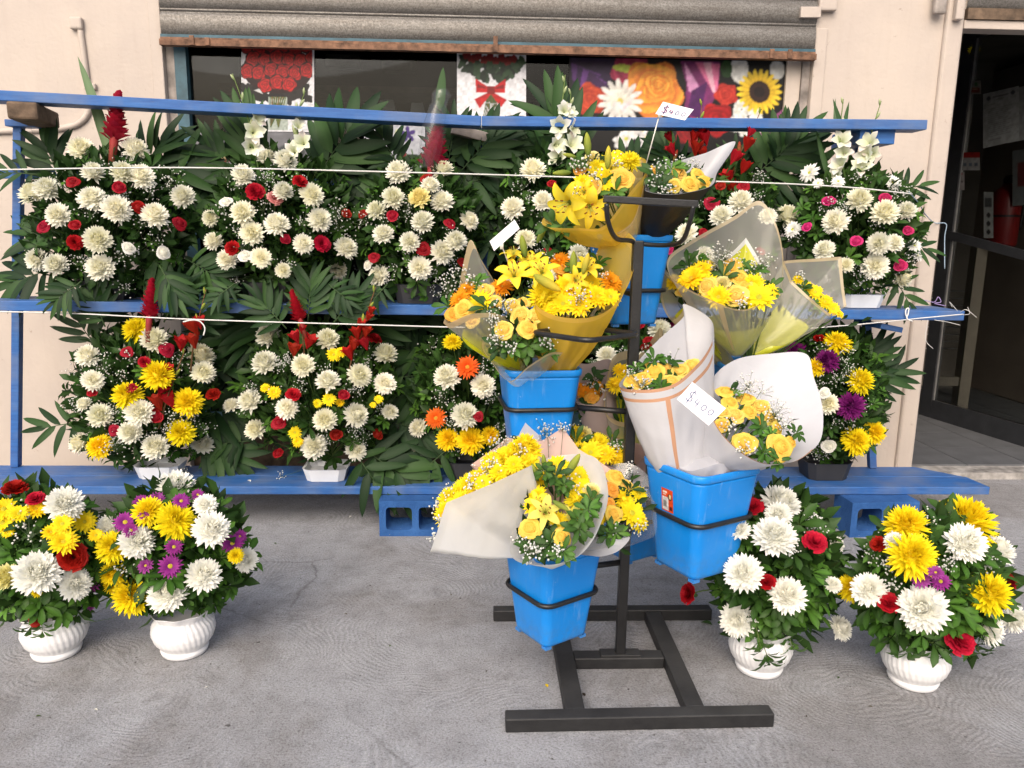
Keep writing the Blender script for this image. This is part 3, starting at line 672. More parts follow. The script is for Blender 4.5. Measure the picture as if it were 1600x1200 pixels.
# cinder blocks
def cinder(px, py, label, rot=0.):
    p = PZ(px, py, 0); e = empty('cinder_block', p, label, 'cinder block', 'blue cinder blocks under the bottom plank')
    W_, H_, D_ = .385, .198, .19; t = .035; m_ = MB()
    hw = (W_-3*t)/2
    def rr(x0, x1, z0, z1, r, n=3):
        pts = []
        for cx, cz, a0 in ((x1-r, z1-r, 0), (x0+r, z1-r, 90), (x0+r, z0+r, 180), (x1-r, z0+r, 270)):
            for k in range(n+1):
                a = math.radians(a0+90*k/n); pts.append((cx+r*math.cos(a), cz+r*math.sin(a)))
        return pts
    # front/back faces as two cells each ringing a rounded hole
    for (c0, c1, h0, h1) in ((0, W_/2, t, t+hw), (W_/2, W_, 2*t+hw, 2*t+2*hw)):
        hole = rr(h0, h1, t, H_-t, .022); outer = []
        cxx, czz = (h0+h1)/2, H_/2
        for (x, z) in hole:
            dx, dz = x-cxx, z-czz
            s1 = min(((c1-cxx)/dx if dx > 0 else (c0-cxx)/dx) if abs(dx) > 1e-6 else 9, ((H_-czz)/dz if dz > 0 else (-czz)/dz) if abs(dz) > 1e-6 else 9)
            outer.append((cxx+dx*s1, czz+dz*s1))
        rings = []
        for y in (0, D_): rings.append(([m_.vert((x, y, z)) for x, z in outer], [m_.vert((x, y, z)) for x, z in hole]))
        n = len(hole)
        for k in range(n):
            j = (k+1) % n
            m_.face(rings[0][0][k], rings[0][0][j], rings[0][1][j], rings[0][1][k]); m_.face(rings[1][0][j], rings[1][0][k], rings[1][1][k], rings[1][1][j])
            m_.face(rings[0][1][k], rings[0][1][j], rings[1][1][j], rings[1][1][k])
        # corner patches
        for y, fl_ in ((0, 1), (D_, 0)):
            for cx, cz in ((c0, 0), (c1, 0), (c0, H_), (c1, H_)):
                near = sorted(outer, key=lambda q: (q[0]-cx)**2+(q[1]-cz)**2)
                ax = next(q for q in near if abs(q[0]-cx) < 1e-6) if any(abs(q[0]-cx) < 1e-6 for q in near) else None
                az = next(q for q in near if abs(q[1]-cz) < 1e-6) if any(abs(q[1]-cz) < 1e-6 for q in near) else None
                if ax and az and ax != az: m_.face(m_.vert((cx, y, cz)), m_.vert((ax[0], y, ax[1])), m_.vert((az[0], y, az[1])))
    b = [m_.vert(q) for q in ((0, 0, 0), (W_, 0, 0), (W_, D_, 0), (0, D_, 0), (0, 0, H_), (W_, 0, H_), (W_, D_, H_), (0, D_, H_))]
    for q in ((0, 3, 2, 1), (4, 5, 6, 7), (1, 2, 6, 5), (3, 0, 4, 7)): m_.face(*[b[k] for k in q])
    o = obj('block', m_.mesh('block', M['block'], False), e); e.rotation_euler.z = rot
cinder(593, 838, 'blue painted cinder block under the plank, behind the frosted bouquet of yellow mums')
cinder(1327, 840, 'blue painted cinder block under the plank, between the two white pots on the right', .06)
# ------------------------------------------------------------------ flower meshes, radius about 1, facing +Z
def lerp(a, b, t): return tuple(x+(y-x)*t for x, y in zip(a, b))
PROF = {'strap': lambda t: .5+.5*math.sin(PI*min(1, .15+t*.75)) - .55*max(0, t-.75)/.25,
        'lance': lambda t: max(.02, math.sin(PI*(t**.8))**.8), 'obov': lambda t: max(.06, math.sin(PI*min(1, t**1.5*.98+.01))**.75),
        'fan': lambda t: .25+.75*t, 'lily': lambda t: max(.03, math.sin(PI*(.12+.88*t))**.7), 'palm': lambda t: max(.015, (math.sin(PI*(t**.68)))**.62)}
def petal(mb, phi, r0, z0, e0, e1, L, W, segs=3, cup=.25, prof='strap', c0=(1, 1, 1), c1=(1, 1, 1), mid=None, twist=0., jag=0., xf=None, sway=0.):
    ca, sa = math.cos(phi), math.sin(phi); R, Z = r0, z0; rows = []; pf = PROF[prof]
    for i in range(segs+1):
        t = i/segs; e = e0+(e1-e0)*t
        if i: R += L/segs*math.cos(e); Z += L/segs*math.sin(e)
        wv = W*pf(t)*.5; nr, nz = -math.sin(e), math.cos(e); row = []; c = lerp(c0, c1, t)
        for j in (-1, 0, 1):
            lat = j*wv + sway*t*t; h = cup*wv*abs(j) + twist*j*wv*t
            if jag and i == segs: h += random.uniform(-jag, jag)
            rr = R+nr*h + (random.uniform(-jag, jag)*.6 if jag and i == segs else 0); zz = Z+nz*h
            P = Vector((ca*rr-sa*lat, sa*rr+ca*lat, zz))
            if xf is not None: P = xf @ P
            row.append(mb.vert(P, c if (j or mid is None) else lerp(c, mid, .5)))
        rows.append(row)
    for a, b in zip(rows, rows[1:]):
        mb.face(a[0], a[1], b[1], b[0]); mb.face(a[1], a[2], b[2], b[1])
def disc(mb, r, h, c0, c1, n=10, z=0):
    ctr = mb.vert((0, 0, z+h), c0); prev = None
    for k in (1, 2, 3):
        a = k/3*PI/2; ring = [mb.vert((r*math.sin(a)*math.cos(2*PI*j/n), r*math.sin(a)*math.sin(2*PI*j/n), z+h*math.cos(a)), lerp(c0, c1, k/3)) for j in range(n)]
        for j in range(n):
            if prev is None: mb.face(ctr, ring[j], ring[(j+1) % n])
            else: mb.face(prev[j], ring[j], ring[(j+1) % n], prev[(j+1) % n])
        prev = ring
def calyx(mb, z=-.02, r=.3):
    g = (.07, .13, .03)
    mb.tube([(0, 0, z-.28), (0, 0, z-.05), (0, 0, z+.12)], [r*.25, r*.9, r*.6], 7, g)
GA = 2.39996
def mum(outer, inner, N=190, W=.27, spiky=0., flat=.0):
    mb = MB(); calyx(mb, -.1, .35); disc(mb, .5, .50, lerp(outer, inner, .45), lerp(outer, inner, .3), 10, .05)
    for i in range(N):
        s = i/(N-1)                              # 0 = outermost, 1 = heart
        e0 = math.radians(-38 + 126*s**.9) + random.gauss(0, .06+.1*spiky)
        L = (1.0-.16*s)*random.uniform(.92, 1.03+.16*spiky)
        e1 = e0 + math.radians(random.uniform(25, 75) if not spiky else random.uniform(-30, 60))*(1-.45*s)
        c1 = lerp(outer, inner, max(0, s-.5)*.9); c0 = tuple(x*.93 for x in lerp(outer, inner, .3+.3*s))
        b = random.uniform(.94, 1.04); c1 = tuple(min(.95, x*b) for x in c1)
        petal(mb, i*GA+random.gauss(0, .06), .05, .02+.08*s, e0*(1-flat), e1*(1-flat), L*1.02, W*random.uniform(.85, 1.12)*(1-.2*s), 4, .3, 'strap', c0, c1, twist=random.gauss(0, .08+.35*spiky))
    return mb.mesh('chrysanthemum', M['petal'])
def daisy(pc, pc0, cc, n=17, rings=2, W=.28, core=.22, name='daisy'):
    mb = MB(); calyx(mb, -.08, .25)
    for k in range(rings):
        for i in range(n):
            e0 = math.radians(8+16*k+random.uniform(-6, 10)); b = random.uniform(.85, 1.1)
            petal(mb, 2*PI*(i+.5*k)/n+random.gauss(0, .05), core*.6, .02+.04*k, e0+.15, e0-.3, (.82-.18*k)*random.uniform(.9, 1.08), W, 3, .18, 'strap', pc0, tuple(x*b for x in pc), twist=random.gauss(0, .1))
    disc(mb, core, .1, lerp(cc, (.3, .4, .05), .3), cc, 10, .04); return mb.mesh(name, M['petal'])
def rose(c_out, c_in, N=24, openn=1., name='rose'):
    mb = MB(); calyx(mb, -.55, .4); disc(mb, .50, .40, lerp(c_in, c_out, .5), lerp(c_in, c_out, .6), 12, -.06)
    for k in range(N):
        s = k/(N-1); ph = k*GA+random.gauss(0, .12); r = .05+.57*s**.8; span = 1.5-.6*s; hgt = .50-.28*s
        flare = openn*(-.02+.40*s); cb = random.uniform(.86, 1.06); grid = []
        for vi in range(6):
            v = vi/5; row = []
            for ui in range(5):
                u = ui/2-1; a = ph+u*span*(.35+.65*math.sin(PI*.5*min(1, v*1.3+.2)))
                rad = r*(.25+.75*math.sin(min(1, v*1.25)*PI/2)) + flare*(max(0, v-.6)/.4)**1.3*(.7+.3*math.cos(u*2.2)) + .015*math.sin(5*u+k) + .035*(u+1)*(1-s)
                z = -.6 + (hgt+.6)*v - .10*u*u*v - (.05+.32*s)*max(0, v-.78)/.22*openn
                edge = max(0, v-.8)/.2
                c = lerp(lerp(c_in, c_out, min(1, .1+.7*s+.3*v)), tuple(min(.9, x*1.12) for x in c_out), edge*.6); row.append(mb.vert((rad*math.cos(a), rad*math.sin(a), z), tuple(min(.9, x*cb*(.9+.1*v)) for x in c)))
            grid.append(row)
        for a, b in zip(grid, grid[1:]):
            for j in range(4): mb.face(a[j], a[j+1], b[j+1], b[j])
    for k in range(5): petal(mb, k*1.256, .12, -.62, .5, -.5, .6, .22, 3, .2, 'lance', (.05, .10, .025), (.06, .12, .03))
    return mb.mesh(name, M['petal'])
def carnation(c1, c0):
    mb = MB(); mb.tube([(0, 0, -.9), (0, 0, -.5), (0, 0, -.1)], [.14, .24, .3], 8, (.10, .18, .06))
    for i in range(64):
        s = i/63; e0 = math.radians(-5+88*s)+random.gauss(0, .15); b = random.uniform(.8, 1.1)
        petal(mb, i*GA+random.gauss(0, .2), .04, -.1, max(e0, .55), e0*.8, (1.0-.25*s)*random.uniform(.9, 1.05), .62, 3, .2, 'fan', c0, tuple(x*b for x in c1), jag=.09)
    return mb.mesh('carnation', M['petal'])
CW, CC = (.92, .91, .82), (.90, .85, .50)
FL = {}
FL['w'] = [('chrysanthemum', mum(CW, CC, N=n, W=.26)) for n in (170, 185, 200)] + [('chrysanthemum', mum((.92, .91, .78), (.90, .83, .40), N=180, W=.26))]
FL['q'] = [('chrysanthemum', mum((.93, .93, .88), (.92, .90, .74), N=n, W=.24)) for n in (210, 235)]
FL['c'] = [('chrysanthemum', mum((.88, .82, .42), (.86, .70, .12), N=180))]
FL['y'] = [('chrysanthemum', mum((.94, .75, .012), (.92, .66, .010), N=n, W=.19, spiky=.5)) for n in (190, 215)]
FL['Y'] = [('chrysanthemum', mum((.93, .76, .02), (.90, .68, .02), N=n, W=.17, spiky=.6, flat=.25)) for n in (130, 150)]
FL['m'] = [('chrysanthemum', mum((.20, .012, .15), (.11, .006, .09), N=150, W=.19, spiky=.5))]
FL['d'] = [('daisy', daisy((.93, .75, .015), (.90, .66, .01), (.66, .56, .03))), ('daisy', daisy((.93, .72, .012), (.90, .62, .01), (.72, .52, .02), 20, 3, .24))]
FL['v'] = [('daisy', daisy((.32, .035, .26), (.20, .015, .17), (.60, .45, .04), 18, 2, .24)), ('daisy', daisy((.38, .07, .33), (.22, .02, .18), (.60, .45, .04), 16, 3, .24))]
FL['x'] = [('daisy', daisy((.84, .84, .82), (.8, .8, .7), (.5, .52, .1), 18, 3, .28))]
FL['g'] = [('gerbera', daisy((.80, .16, .012), (.75, .10, .01), (.65, .28, .02), 24, 3, .18, .24, 'gerbera'))]
FL['O'] = [('gerbera', daisy((.85, .36, .01), (.80, .28, .01), (.7, .3, .02), 26, 4, .17, .2, 'gerbera'))]
FL['r'] = [('rose', rose((.36, .008, .018), (.22, .003, .008), 22)), ('rose', rose((.42, .012, .018), (.27, .004, .01), 18, .65))]
FL['R'] = [('carnation', carnation((.52, .012, .018), (.3, .005, .01))), ('carnation', carnation((.46, .008, .02), (.25, .003, .01)))]
FL['p'] = [('rose', rose((.62, .035, .18), (.45, .015, .11), 18, .7))]
FL['k'] = [('carnation', carnation((.80, .38, .36), (.7, .25, .25)))]
FL['W'] = [('rose', rose((.86, .85, .78), (.84, .82, .66), 18, .8))]
FL['u'] = [('rose', rose((.93, .62, .11), (.93, .52, .06), 22)), ('rose', rose((.93, .66, .16), (.93, .56, .09), 18, .85))]
FL['o'] = [('rose', rose((.90, .46, .07), (.90, .38, .04), 18))]
FL['z'] = [('carnation', carnation((.82, .74, .34), (.6, .6, .2)))]
# lily petal, bud, gladiolus floret, leaves
m_ = MB(); petal(m_, 0, .05, -.35, 1.35, -.55, 1.35, .54, 8, .3, 'lily', (.86, .66, .03), (.95, .75, .03), (.85, .7, .10)); LILYP = m_.mesh('petal', M['petal'])
m_ = MB(); m_.tube([(0, 0, -.75), (0, 0, -.4), (0, 0, -.2)], [.05, .09, .16], 7, (.3, .38, .05))
for k in range(6): m_.tube([(0, 0, -.3), (.16*math.cos(k*1.05), .16*math.sin(k*1.05), .25), (.3*math.cos(k*1.05), .3*math.sin(k*1.05), .55)], .018, 4, (.6, .62, .15)); \
    m_.tube([(.3*math.cos(k*1.05)-.07, .3*math.sin(k*1.05), .55), (.3*math.cos(k*1.05)+.07, .3*math.sin(k*1.05), .57)], .035, 4, (.32, .10, .02))
m_.tube([(0, 0, -.3), (0, 0, .75)], .025, 4, (.55, .6, .12)); LILYC = m_.mesh('lily', M['petal'])
def lilymesh(c0, c1):
    m_ = MB(); petal(m_, 0, .05, -.35, 1.35, -.55, 1.35, .50, 8, .3, 'lily', c0, c1, lerp(c1, (.5, .55, .1), .3)); return m_.mesh('petal', M['petal'])
def spindle(c0, c1, n=7):
    m_ = MB(); zs = [0, .08, .25, .5, .75, .92, 1]; rr = [.03, .09, .14, .165, .13, .07, .01]
    m_.tube([(0, 0, z) for z in zs], rr, n, [lerp(c0, c1, z) for z in zs]); return m_.mesh('bud', M['petal'])
BUDG = spindle((.14, .22, .04), (.38, .42, .06)); BUDY = spindle((.30, .34, .05), (.72, .58, .06)); BUDW = spindle((.15, .24, .06), (.62, .66, .4)); BUDR = spindle((.12, .16, .04), (.4, .03, .02))
def floret(c0, c1, lo=-.1, hi=.5):
    m_ = MB()
    for k in range(6): petal(m_, k*PI/3+random.gauss(0, .1), .06, -.5, 1.35, random.uniform(lo, hi), 1.15, .62, 5, .3, 'obov', c0, tuple(x*random.uniform(.9, 1.05) for x in c1))
    return m_.mesh('floret', M['petal'])
FLW = [floret((.6, .65, .35), (.86, .85, .79), .1, .7) for k in range(2)]; FLR = [floret((.36, .01, .008), (.50, .014, .014), .75, 1.2) for k in range(2)]
def ginger_mesh(c0, c1):
    m_ = MB(); m_.tube([(0, 0, -.6), (0, 0, 0), (0, 0, .95)], [.03, .045, .02], 6, [(.35, .12, .07), (.4, .05, .05), c0])
    for i in range(84):
        s = i/83; z = s*.9; R = .045+.055*math.sin(PI*min(1, s*.9+.25))
        petal(m_, i*GA, R*.35, z, .95+.3*s, .75+.5*s, .17*(1.1-.5*s)*random.uniform(.8, 1.15), .10*(1.1-.4*s), 3, .4, 'obov', c0, tuple(x*random.uniform(.8, 1.15) for x in c1))
    return m_.mesh('ginger_flower', M['petal'])
GING = [ginger_mesh((.26, .005, .02), (.48, .018, .05)), ginger_mesh((.3, .005, .01), (.50, .012, .02))]
def sprig(g0, g1, n=9, L=.058, W=.022, stem=.10):
    m_ = MB(); m_.tube([(0, 0, -stem), (.004, 0, -stem*.5), (0, 0, 0)], .0016, 4, (.10, .15, .04))
    for i in range(n):
        e = math.radians(random.uniform(-5, 45)); b = random.uniform(.75, 1.25)
        petal(m_, i*GA, .004, -.012*(i % 3), e+.35, e-.5, L*random.uniform(.75, 1.15), W*random.uniform(.85, 1.15), 4, .25, 'obov', g0, tuple(x*b for x in g1), tuple(x*1.8 for x in g1), twist=random.gauss(0, .12))
    for i in range(4):
        petal(m_, i*GA+1, .003, -stem*(.25+.16*i), .7, -.1, L*random.uniform(.6, .9), W*.85, 3, .25, 'obov', g0, g1, tuple(x*1.7 for x in g1))
    return m_.mesh('leaf_sprig', M['leaf'])
SPR = [sprig((.036, .082, .013), (.035, .088, .013)), sprig((.046, .110, .016), (.053, .132, .018), 10), sprig((.026, .062, .012), (.026, .066, .012), 8, .066, .026), sprig((.050, .12, .02), (.065, .155, .022), 8, .05, .018)]
SPD = SPR[:3]
def palmleaf(g):
    m_ = MB(); petal(m_, 0, 0, 0, .12, -.30, 1., .155, 7, .38, 'palm', tuple(x*1.05 for x in g), g, tuple(x*1.35 for x in g), sway=random.uniform(-.05, .05)); return m_.mesh('leaflet', M['palm'])
LEAFLET = [palmleaf((.015, .040, .012)), palmleaf((.027, .064, .017)), palmleaf((.011, .029, .010)), palmleaf((.035, .062, .028))]
def blade(g0, g1):
    m_ = MB(); petal(m_, 0, 0, 0, PI/2, PI/2-.12, 1., .105, 8, .35, 'palm', g0, g1, tuple(x*1.2 for x in g1)); return m_.mesh('sword_leaf', M['palm'])
BLADE = [blade((.08, .14, .06), (.11, .17, .085)), blade((.03, .065, .022), (.035, .08, .025))]

# ------------------------------------------------------------------ arrangement builder
CAMN = lambda P: (CAM-Vector(P)).normalized()
def put(parent, kind, P, r, n, label=None):
    nm, me = random.choice(FL[kind]); fl = random.uniform(.72, 1.0) if nm == 'chrysanthemum' else 1.
    if nm == 'chrysanthemum': r *= random.uniform(1.0, 1.16)
    else: r *= random.uniform(.92, 1.1)
    return obj(nm, me, parent, Vector(P)-parent.location, facing(n, random.uniform(0, 6.28)), (r, r, r*fl))
def lily(parent, P, r, n, me=None, opening=1.):
    o = obj('lily', LILYC, parent, Vector(P)-parent.location, facing(n, random.uniform(0, 6)), r*.75)
    for k in range(6): 
        q = obj('petal', me or LILYP, o, (0, 0, .0 if k % 2 else .02), Quaternion((0, 0, 1), k*PI/3), (opening*(1.0 if k % 2 else .95), .85 if k % 2 else 1.1, 1.))
    return o
def bud(parent, P, L, n, me=None, name='lily_bud'):
    return obj(name, me or BUDG, parent, Vector(P)-parent.location-Vector(n).normalized()*L*.5, facing(n, random.uniform(0, 6)), L)
def imgdir(deg, toward=0.):
    a = math.radians(deg); return (rt_*math.cos(a)+up_*math.sin(a) - f_*toward).normalized()
def frond(parent, P, deg, L, n=13, toward=.05, spread=1., tone=None, wide=1., tip=True):
    """pinnate palm frond: rachis part with its leaflets as sub-parts"""
    y = imgdir(deg, toward); z = (-f_ + up_*.25 + rt_*random.uniform(-.3, .3)); z = (z - y*z.dot(y)).normalized(); x = y.cross(z)
    Mx = Matrix((x, y, z)).transposed(); q = Mx.to_quaternion(); L = L*.80; wide = wide*1.18; L *= 1.08
    m_ = MB(); R = L*.62
    m_.tube([(0, -.16*L, 0), (0, 0, 0), (0, R*.5, .03*L), (0, R, .0)], [.004, .0035, .0025, .0015], 5, (.045, .08, .03))
    o = obj('palm_frond', m_.mesh('palm_frond', M['palm']), parent, Vector(P)-parent.location, q)
    for i in range(n):
        t = i/(n-1); sgn = 1 if i % 2 else -1
        a = math.radians((72-52*t)*spread+random.uniform(-4, 4))*sgn
        if tip and i == n-1: a = random.uniform(-.1, .1)
        ll = L*(.50+.22*math.sin(PI*(.15+.7*t)))*random.uniform(.9, 1.06)
        ql = Quaternion((0, 0, 1), PI/2-a) @ Quaternion((1, 0, 0), random.uniform(-.35, .35)) @ Quaternion((0, 1, 0), random.uniform(-.2, .12))
        me = LEAFLET[tone] if tone is not None else random.choice(LEAFLET[:3])
        obj('leaflet', me, o, (0, R*t*.96, .03*L*math.sin(PI*t)), ql, (ll, ll*1.15*wide, ll))
    return o
def gyp_mesh(clusters, focal):
    """clusters: list of (world point, radius, count)"""
    m_ = MB(); G = (.12, .17, .08)
    for (P, R, n) in clusters:
        P = Vector(P); root = P + (Vector(focal)-P)*.45; 
        m_.tube([root, P], .0011, 3, G, cap=False)
        for k in range(n):
            d = Vector((random.gauss(0, 1), random.gauss(0, 1), random.gauss(0, 1))); d = d.normalized()*R*random.uniform(.25, 1.1); q = P+d
            r = random.uniform(.0026, .0052)
            if k % 2 == 0: m_.tube([P+d*.1-Vector((0, 0, R*.3)), q], .0006, 3, G, cap=False)
            b = [m_.vert(q+Vector(v)*r, (.86, .86, .82)) for v in ((1, 0, .2), (-.5, .87, .1), (-.5, -.87, 0), (.5, .5, .8), (.1, -.2, -.95), (-.6, .1, .75), (.5, -.7, .6))]
            for f in ((0, 1, 3), (1, 2, 5), (1, 5, 3), (2, 0, 6), (0, 3, 6), (2, 6, 5), (3, 5, 6), (0, 2, 4), (2, 1, 4), (1, 0, 4)): m_.face(*[b[i] for i in f])
    return m_.mesh('babys_breath', M['petal'])
_t = MB(); petal(_t, 0, 0, 0, .4, -.4, 1., .36, 3, .25, 'obov', (.9, .9, .9), (1, 1, 1), (1.3, 1.3, 1.3))
TV = np.array(_t.v); TF = np.array(_t.f); TC = np.array(_t.c)
def foliage_mesh(pts, dirs, sizes, tint):
    n = len(pts); Vs = []; Cs = []
    for k in range(n):
        R = np.array(facing(dirs[k], random.uniform(0, 6.28)).to_matrix()); base = TV[:, [1, 2, 0]]   # leaf along +Z
        Vs.append((base*sizes[k]) @ R.T + pts[k]); Cs.append(TC*np.array(tint)*random.uniform(.55, 1.35))
    F = (TF[None] + (np.arange(n)*len(TV))[:, None, None]).reshape(-1, 4)
    return npmesh('foliage', np.concatenate(Vs), F, np.clip(np.concatenate(Cs), 0, 1), M['leaf'])
POTP = [(0, 0), (.070, 0), (.083, .004), (.088, .018), (.082, .028), (.088, .036), (.106, .060), (.116, .092), (.112, .122), (.096, .142), (.094, .150), (.106, .168), (.118, .184), (.112, .182), (.095, .16), (.08, .14), (0, .135)]
def swirl(a, z):
    if .036 <= z <= .15: return 1+.017*math.cos(34*a+z*60)
    if z > .16: return 1+.03*math.cos(9*a)
    return 1.
_p = MB(); _p.lathe(POTP[:5], 104, mod=swirl); 
_p = MB()
prof2 = []
for (a, b) in zip(POTP, POTP[1:]):
    for k in range(3): prof2.append((a[0]+(b[0]-a[0])*k/3, a[1]+(b[1]-a[1])*k/3))
prof2.append(POTP[-1]); _p.lathe(prof2, 130, mod=swirl); POTME = _p.mesh('pot', M['pot'])
def tray_mesh(w_, d_, h_, mat):
    m_ = MB(); rows = []
    for (s, z) in ((.84, 0), (1, h_), (1.04, h_+.004), (.95, h_), (.82, h_*.6)):
        c = .3; ring = []
        for (x, y) in ((1-c, -1), (1, -1+c), (1, 1-c), (1-c, 1), (-1+c, 1), (-1, 1-c), (-1, -1+c), (-1+c, -1)): ring.append(m_.vert((x*w_/2*s, y*d_/2*s, z)))
        rows.append(ring)
    for a, b in zip(rows, rows[1:]):
        for k in range(8): m_.face(a[k], a[(k+1) % 8], b[(k+1) % 8], b[k])
    m_.face(*rows[0][::-1]); m_.face(*rows[-1]); return m_.mesh('pot', mat, False)
def arrangement(label, group, base, potkind, dome, flowers, fronds=(), gyp=(), nsprig=40, nfol=1500, ngyp=12, glads=(), gingers=(), blades=(), seed=0, upn=.5, potrot=0., low=None, stiff=0.):
    """base: world point the pot stands on; dome (cx,cy,rx,ry,bulge) in photo pixels, bulge in metres"""
    random.seed(seed); base = Vector(base); e = empty('flower_arrangement', base, label, 'flower arrangement', group)
    cx, cy, rx, ry, bulge = dome; Yc = base.y
    def dep(px, py, k=1.):
        q = ((px-cx)/rx)**2+((py-cy)/ry)**2; return Yc - k*bulge*math.sqrt(max(.0, 1-min(q, 1))) 
    ph = .12
    if potkind == 'urn': obj('pot', POTME, e, (0, 0, 0), Quaternion((0, 0, 1), potrot), 1.0); ph = .17
    elif potkind == 'tray': obj('pot', tray_mesh(.24, .2, .07, M['tray']), e); ph = .07
    elif potkind == 'dark': obj('pot', tray_mesh(.26, .22, .10, M['darkpot']), e); ph = .1
    focal = base+Vector((0, 0, ph+.02))
    stems = MB()
    for (kd, px, py, r) in flowers:
        P = PY(px, py, dep(px, py, 1.1)-.02+random.uniform(-.03, .03)); rm = r*px2m(P)
        out = (P-focal).normalized(); cm = CAMN(P)
        a = {'d': 1.1, 'v': 1.1, 'g': 1.6, 'x': .9, 'R': .45}.get(kd, .8)
        n = out*.75 + cm*a + Vector((0, 0, upn*.5)) + Vector((random.gauss(0, .26), random.gauss(0, .15), random.gauss(0, .24)))
        put(e, kd, P - n.normalized()*rm*.3, rm, n)
        mid = (P+focal)*.5 + Vector((0, .02, .06)); stems.tube(catmull([P-n.normalized()*rm*.4, mid, focal], 6, False), .0028, 4, (.09, .15, .04), cap=False)
    for g in glads:
        colr, pts, flor, tipn = g
        W_ = [PY(px, py, Yc-dy) for px, py, dy in pts]; cv = catmull(W_, 14, False)
        m_ = MB(); m_.tube(cv, [.0055-.0035*i/13 for i in range(14)], 5, [lerp((.10, .18, .05), (.22, .30, .09), i/13) if colr == 'w' else lerp((.16, .10, .05), (.25, .10, .05), i/13) for i in range(14)])
        o = obj('gladiolus', m_.mesh('gladiolus', M['petal']), e, -base)
        for (px, py, r) in flor:
            P = min(cv, key=lambda q: (q-PY(px, py, q.y)).length); Q = PY(px, py, P.y-.02); rm = r*px2m(Q)*(1.22 if colr == 'w' else 1.55)
            n = CAMN(Q)*.9 + Vector((random.uniform(-.6, .6) + (Q.x-P.x)*12, 0, random.uniform(.1, .9)))
            if colr == 'r': n = CAMN(Q)*.35 + up_*.8 + rt_*random.uniform(-.5, .5)
            obj('floret', random.choice(FLW if colr == 'w' else FLR), o, Q, facing(n, random.uniform(0, 6)), rm)
        nb = tipn
        for k in range(nb):
            t = 13-(k+.3)*(8.5/max(nb, 1)); i0 = max(0, int(t)); P = cv[min(13, i0)]; d_ = (cv[min(13, i0+1)]-cv[max(0, i0-1)]).normalized() if i0 < 13 else (cv[13]-cv[12]).normalized()
            n = d_+rt_*(.35 if k % 2 else -.35); L = .030+.007*k
            obj('bud', BUDW if colr == 'w' else (BUDR if k > 2 else BUDG), o, P, facing(n), L*1.25)
    for (px, py, Lp, deg, dy, v) in gingers:
        P = PY(px, py, Yc-dy); L = Lp*px2m(P); n = imgdir(deg, -.05); obj('ginger_flower', GING[v], e, P-base, facing(n, 1), (L*1.75, L*1.75, L))
        stems.tube([P-n*L*.5, focal], .004, 5, (.09, .14, .05), cap=False)
    for (px, py, Lp, deg, dy, v) in blades:
        P = PY(px, py, Yc-dy); L = Lp*px2m(P); y = imgdir(deg, .02); x = (y.cross(-f_)).normalized(); z = x.cross(y)
        # blade mesh grows along +Z in the X(radial)-Z plane with its width along Y
        q = Matrix((-f_ - y*(-f_).dot(y), x, y)).transposed(); q = Matrix((q.col[0].normalized(), (y.cross(q.col[0].normalized())), y)).transposed().to_quaternion()
        obj('sword_leaf', BLADE[v], e, P-base, q, (L, L, L))
    for fr in fronds:
        px, py, deg, Lp, dy = fr[:5]; kw = fr[5] if len(fr) > 5 else {}
        P = PY(px, py, Yc-dy); frond(e, P, deg, Lp*px2m(P), **kw)
    for k in range(nsprig):
        t = k/nsprig; a = k*GA; rr = math.sqrt(.08+.98*t)*(.93 if potkind == 'urn' else 1.); px = cx+rx*rr*math.cos(a); py = cy+ry*rr*math.sin(a)
        if low and py > low: py = low-random.uniform(0, .25)*ry
        P = PY(px, py, dep(px, py, .80)+random.uniform(-.01, .08)); out = (P-focal).normalized()
        n = out*1.0 + CAMN(P)*random.uniform(.1, .9) + Vector((random.gauss(0, .25), 0, random.gauss(.1, .25)))
        sc_ = random.uniform(.8, 1.25)*(1.1 if potkind == 'urn' else 1.)
        obj('leaf_sprig', random.choice(SPR if potkind == 'urn' else SPR[:3]+SPR), e, P-base, facing(n, random.uniform(0, 6)), sc_)
    pts, dirs, szs = [], [], []
    for k in range(nfol):
        while True:
            ux, uy, uz = random.uniform(-1, 1), random.uniform(-1, 1), random.uniform(0, 1)
            if ux*ux+uy*uy+uz*uz < 1: break
        px, py = cx+ux*rx*.92, cy+uy*ry*.94
        if low and py > low: py = low-random.uniform(0, .4)*ry
        P = PY(px, py, Yc+.06-uz*bulge*.95); pts.append(np.array(P-base)); out = (P-focal).normalized()
        dirs.append(out+Vector((random.gauss(0, .5), random.gauss(0, .5)-.2, random.gauss(0, .5)))); szs.append(random.uniform(.055, .12))
    o = obj('foliage', foliage_mesh(pts, dirs, szs, (.028, .066, .015)), e); o['kind'] = 'stuff'
    obj('stems', stems.mesh('stems', M['leaf']), e, -base) if stems.v else None
    cl = []
    for (px, py, R, n) in gyp: P = PY(px, py, dep(px, py)-.01); cl.append((P, R*px2m(P), n))
    for k in range(ngyp):
        a = random.uniform(0, 6.28); rr = random.uniform(.3, 1.0); px, py = cx+rx*rr*math.cos(a), cy+ry*rr*math.sin(a)
        if low and py > low: continue
        P = PY(px, py, dep(px, py)-.005); cl.append((P, random.uniform(.035, .07), random.randint(16, 34)))
    if cl: o = obj('babys_breath', gyp_mesh(cl, focal), e, -base); o['kind'] = 'stuff'
    return e
def shelf_base(px, z, Y): p = PY(px, 480, Y); return Vector((p.x, Y, z))
GA_, GB_, GD_ = 'tall flower arrangements on the middle plank', 'flower arrangements on the bottom plank', 'flower arrangements in white pots on the pavement'
zm = PY(760, 478, RY+.03).z + .002
def W(*l): return [('w',)+q for q in l]
def K(k, *l): return [(k,)+q for q in l]
AY = RY+.20
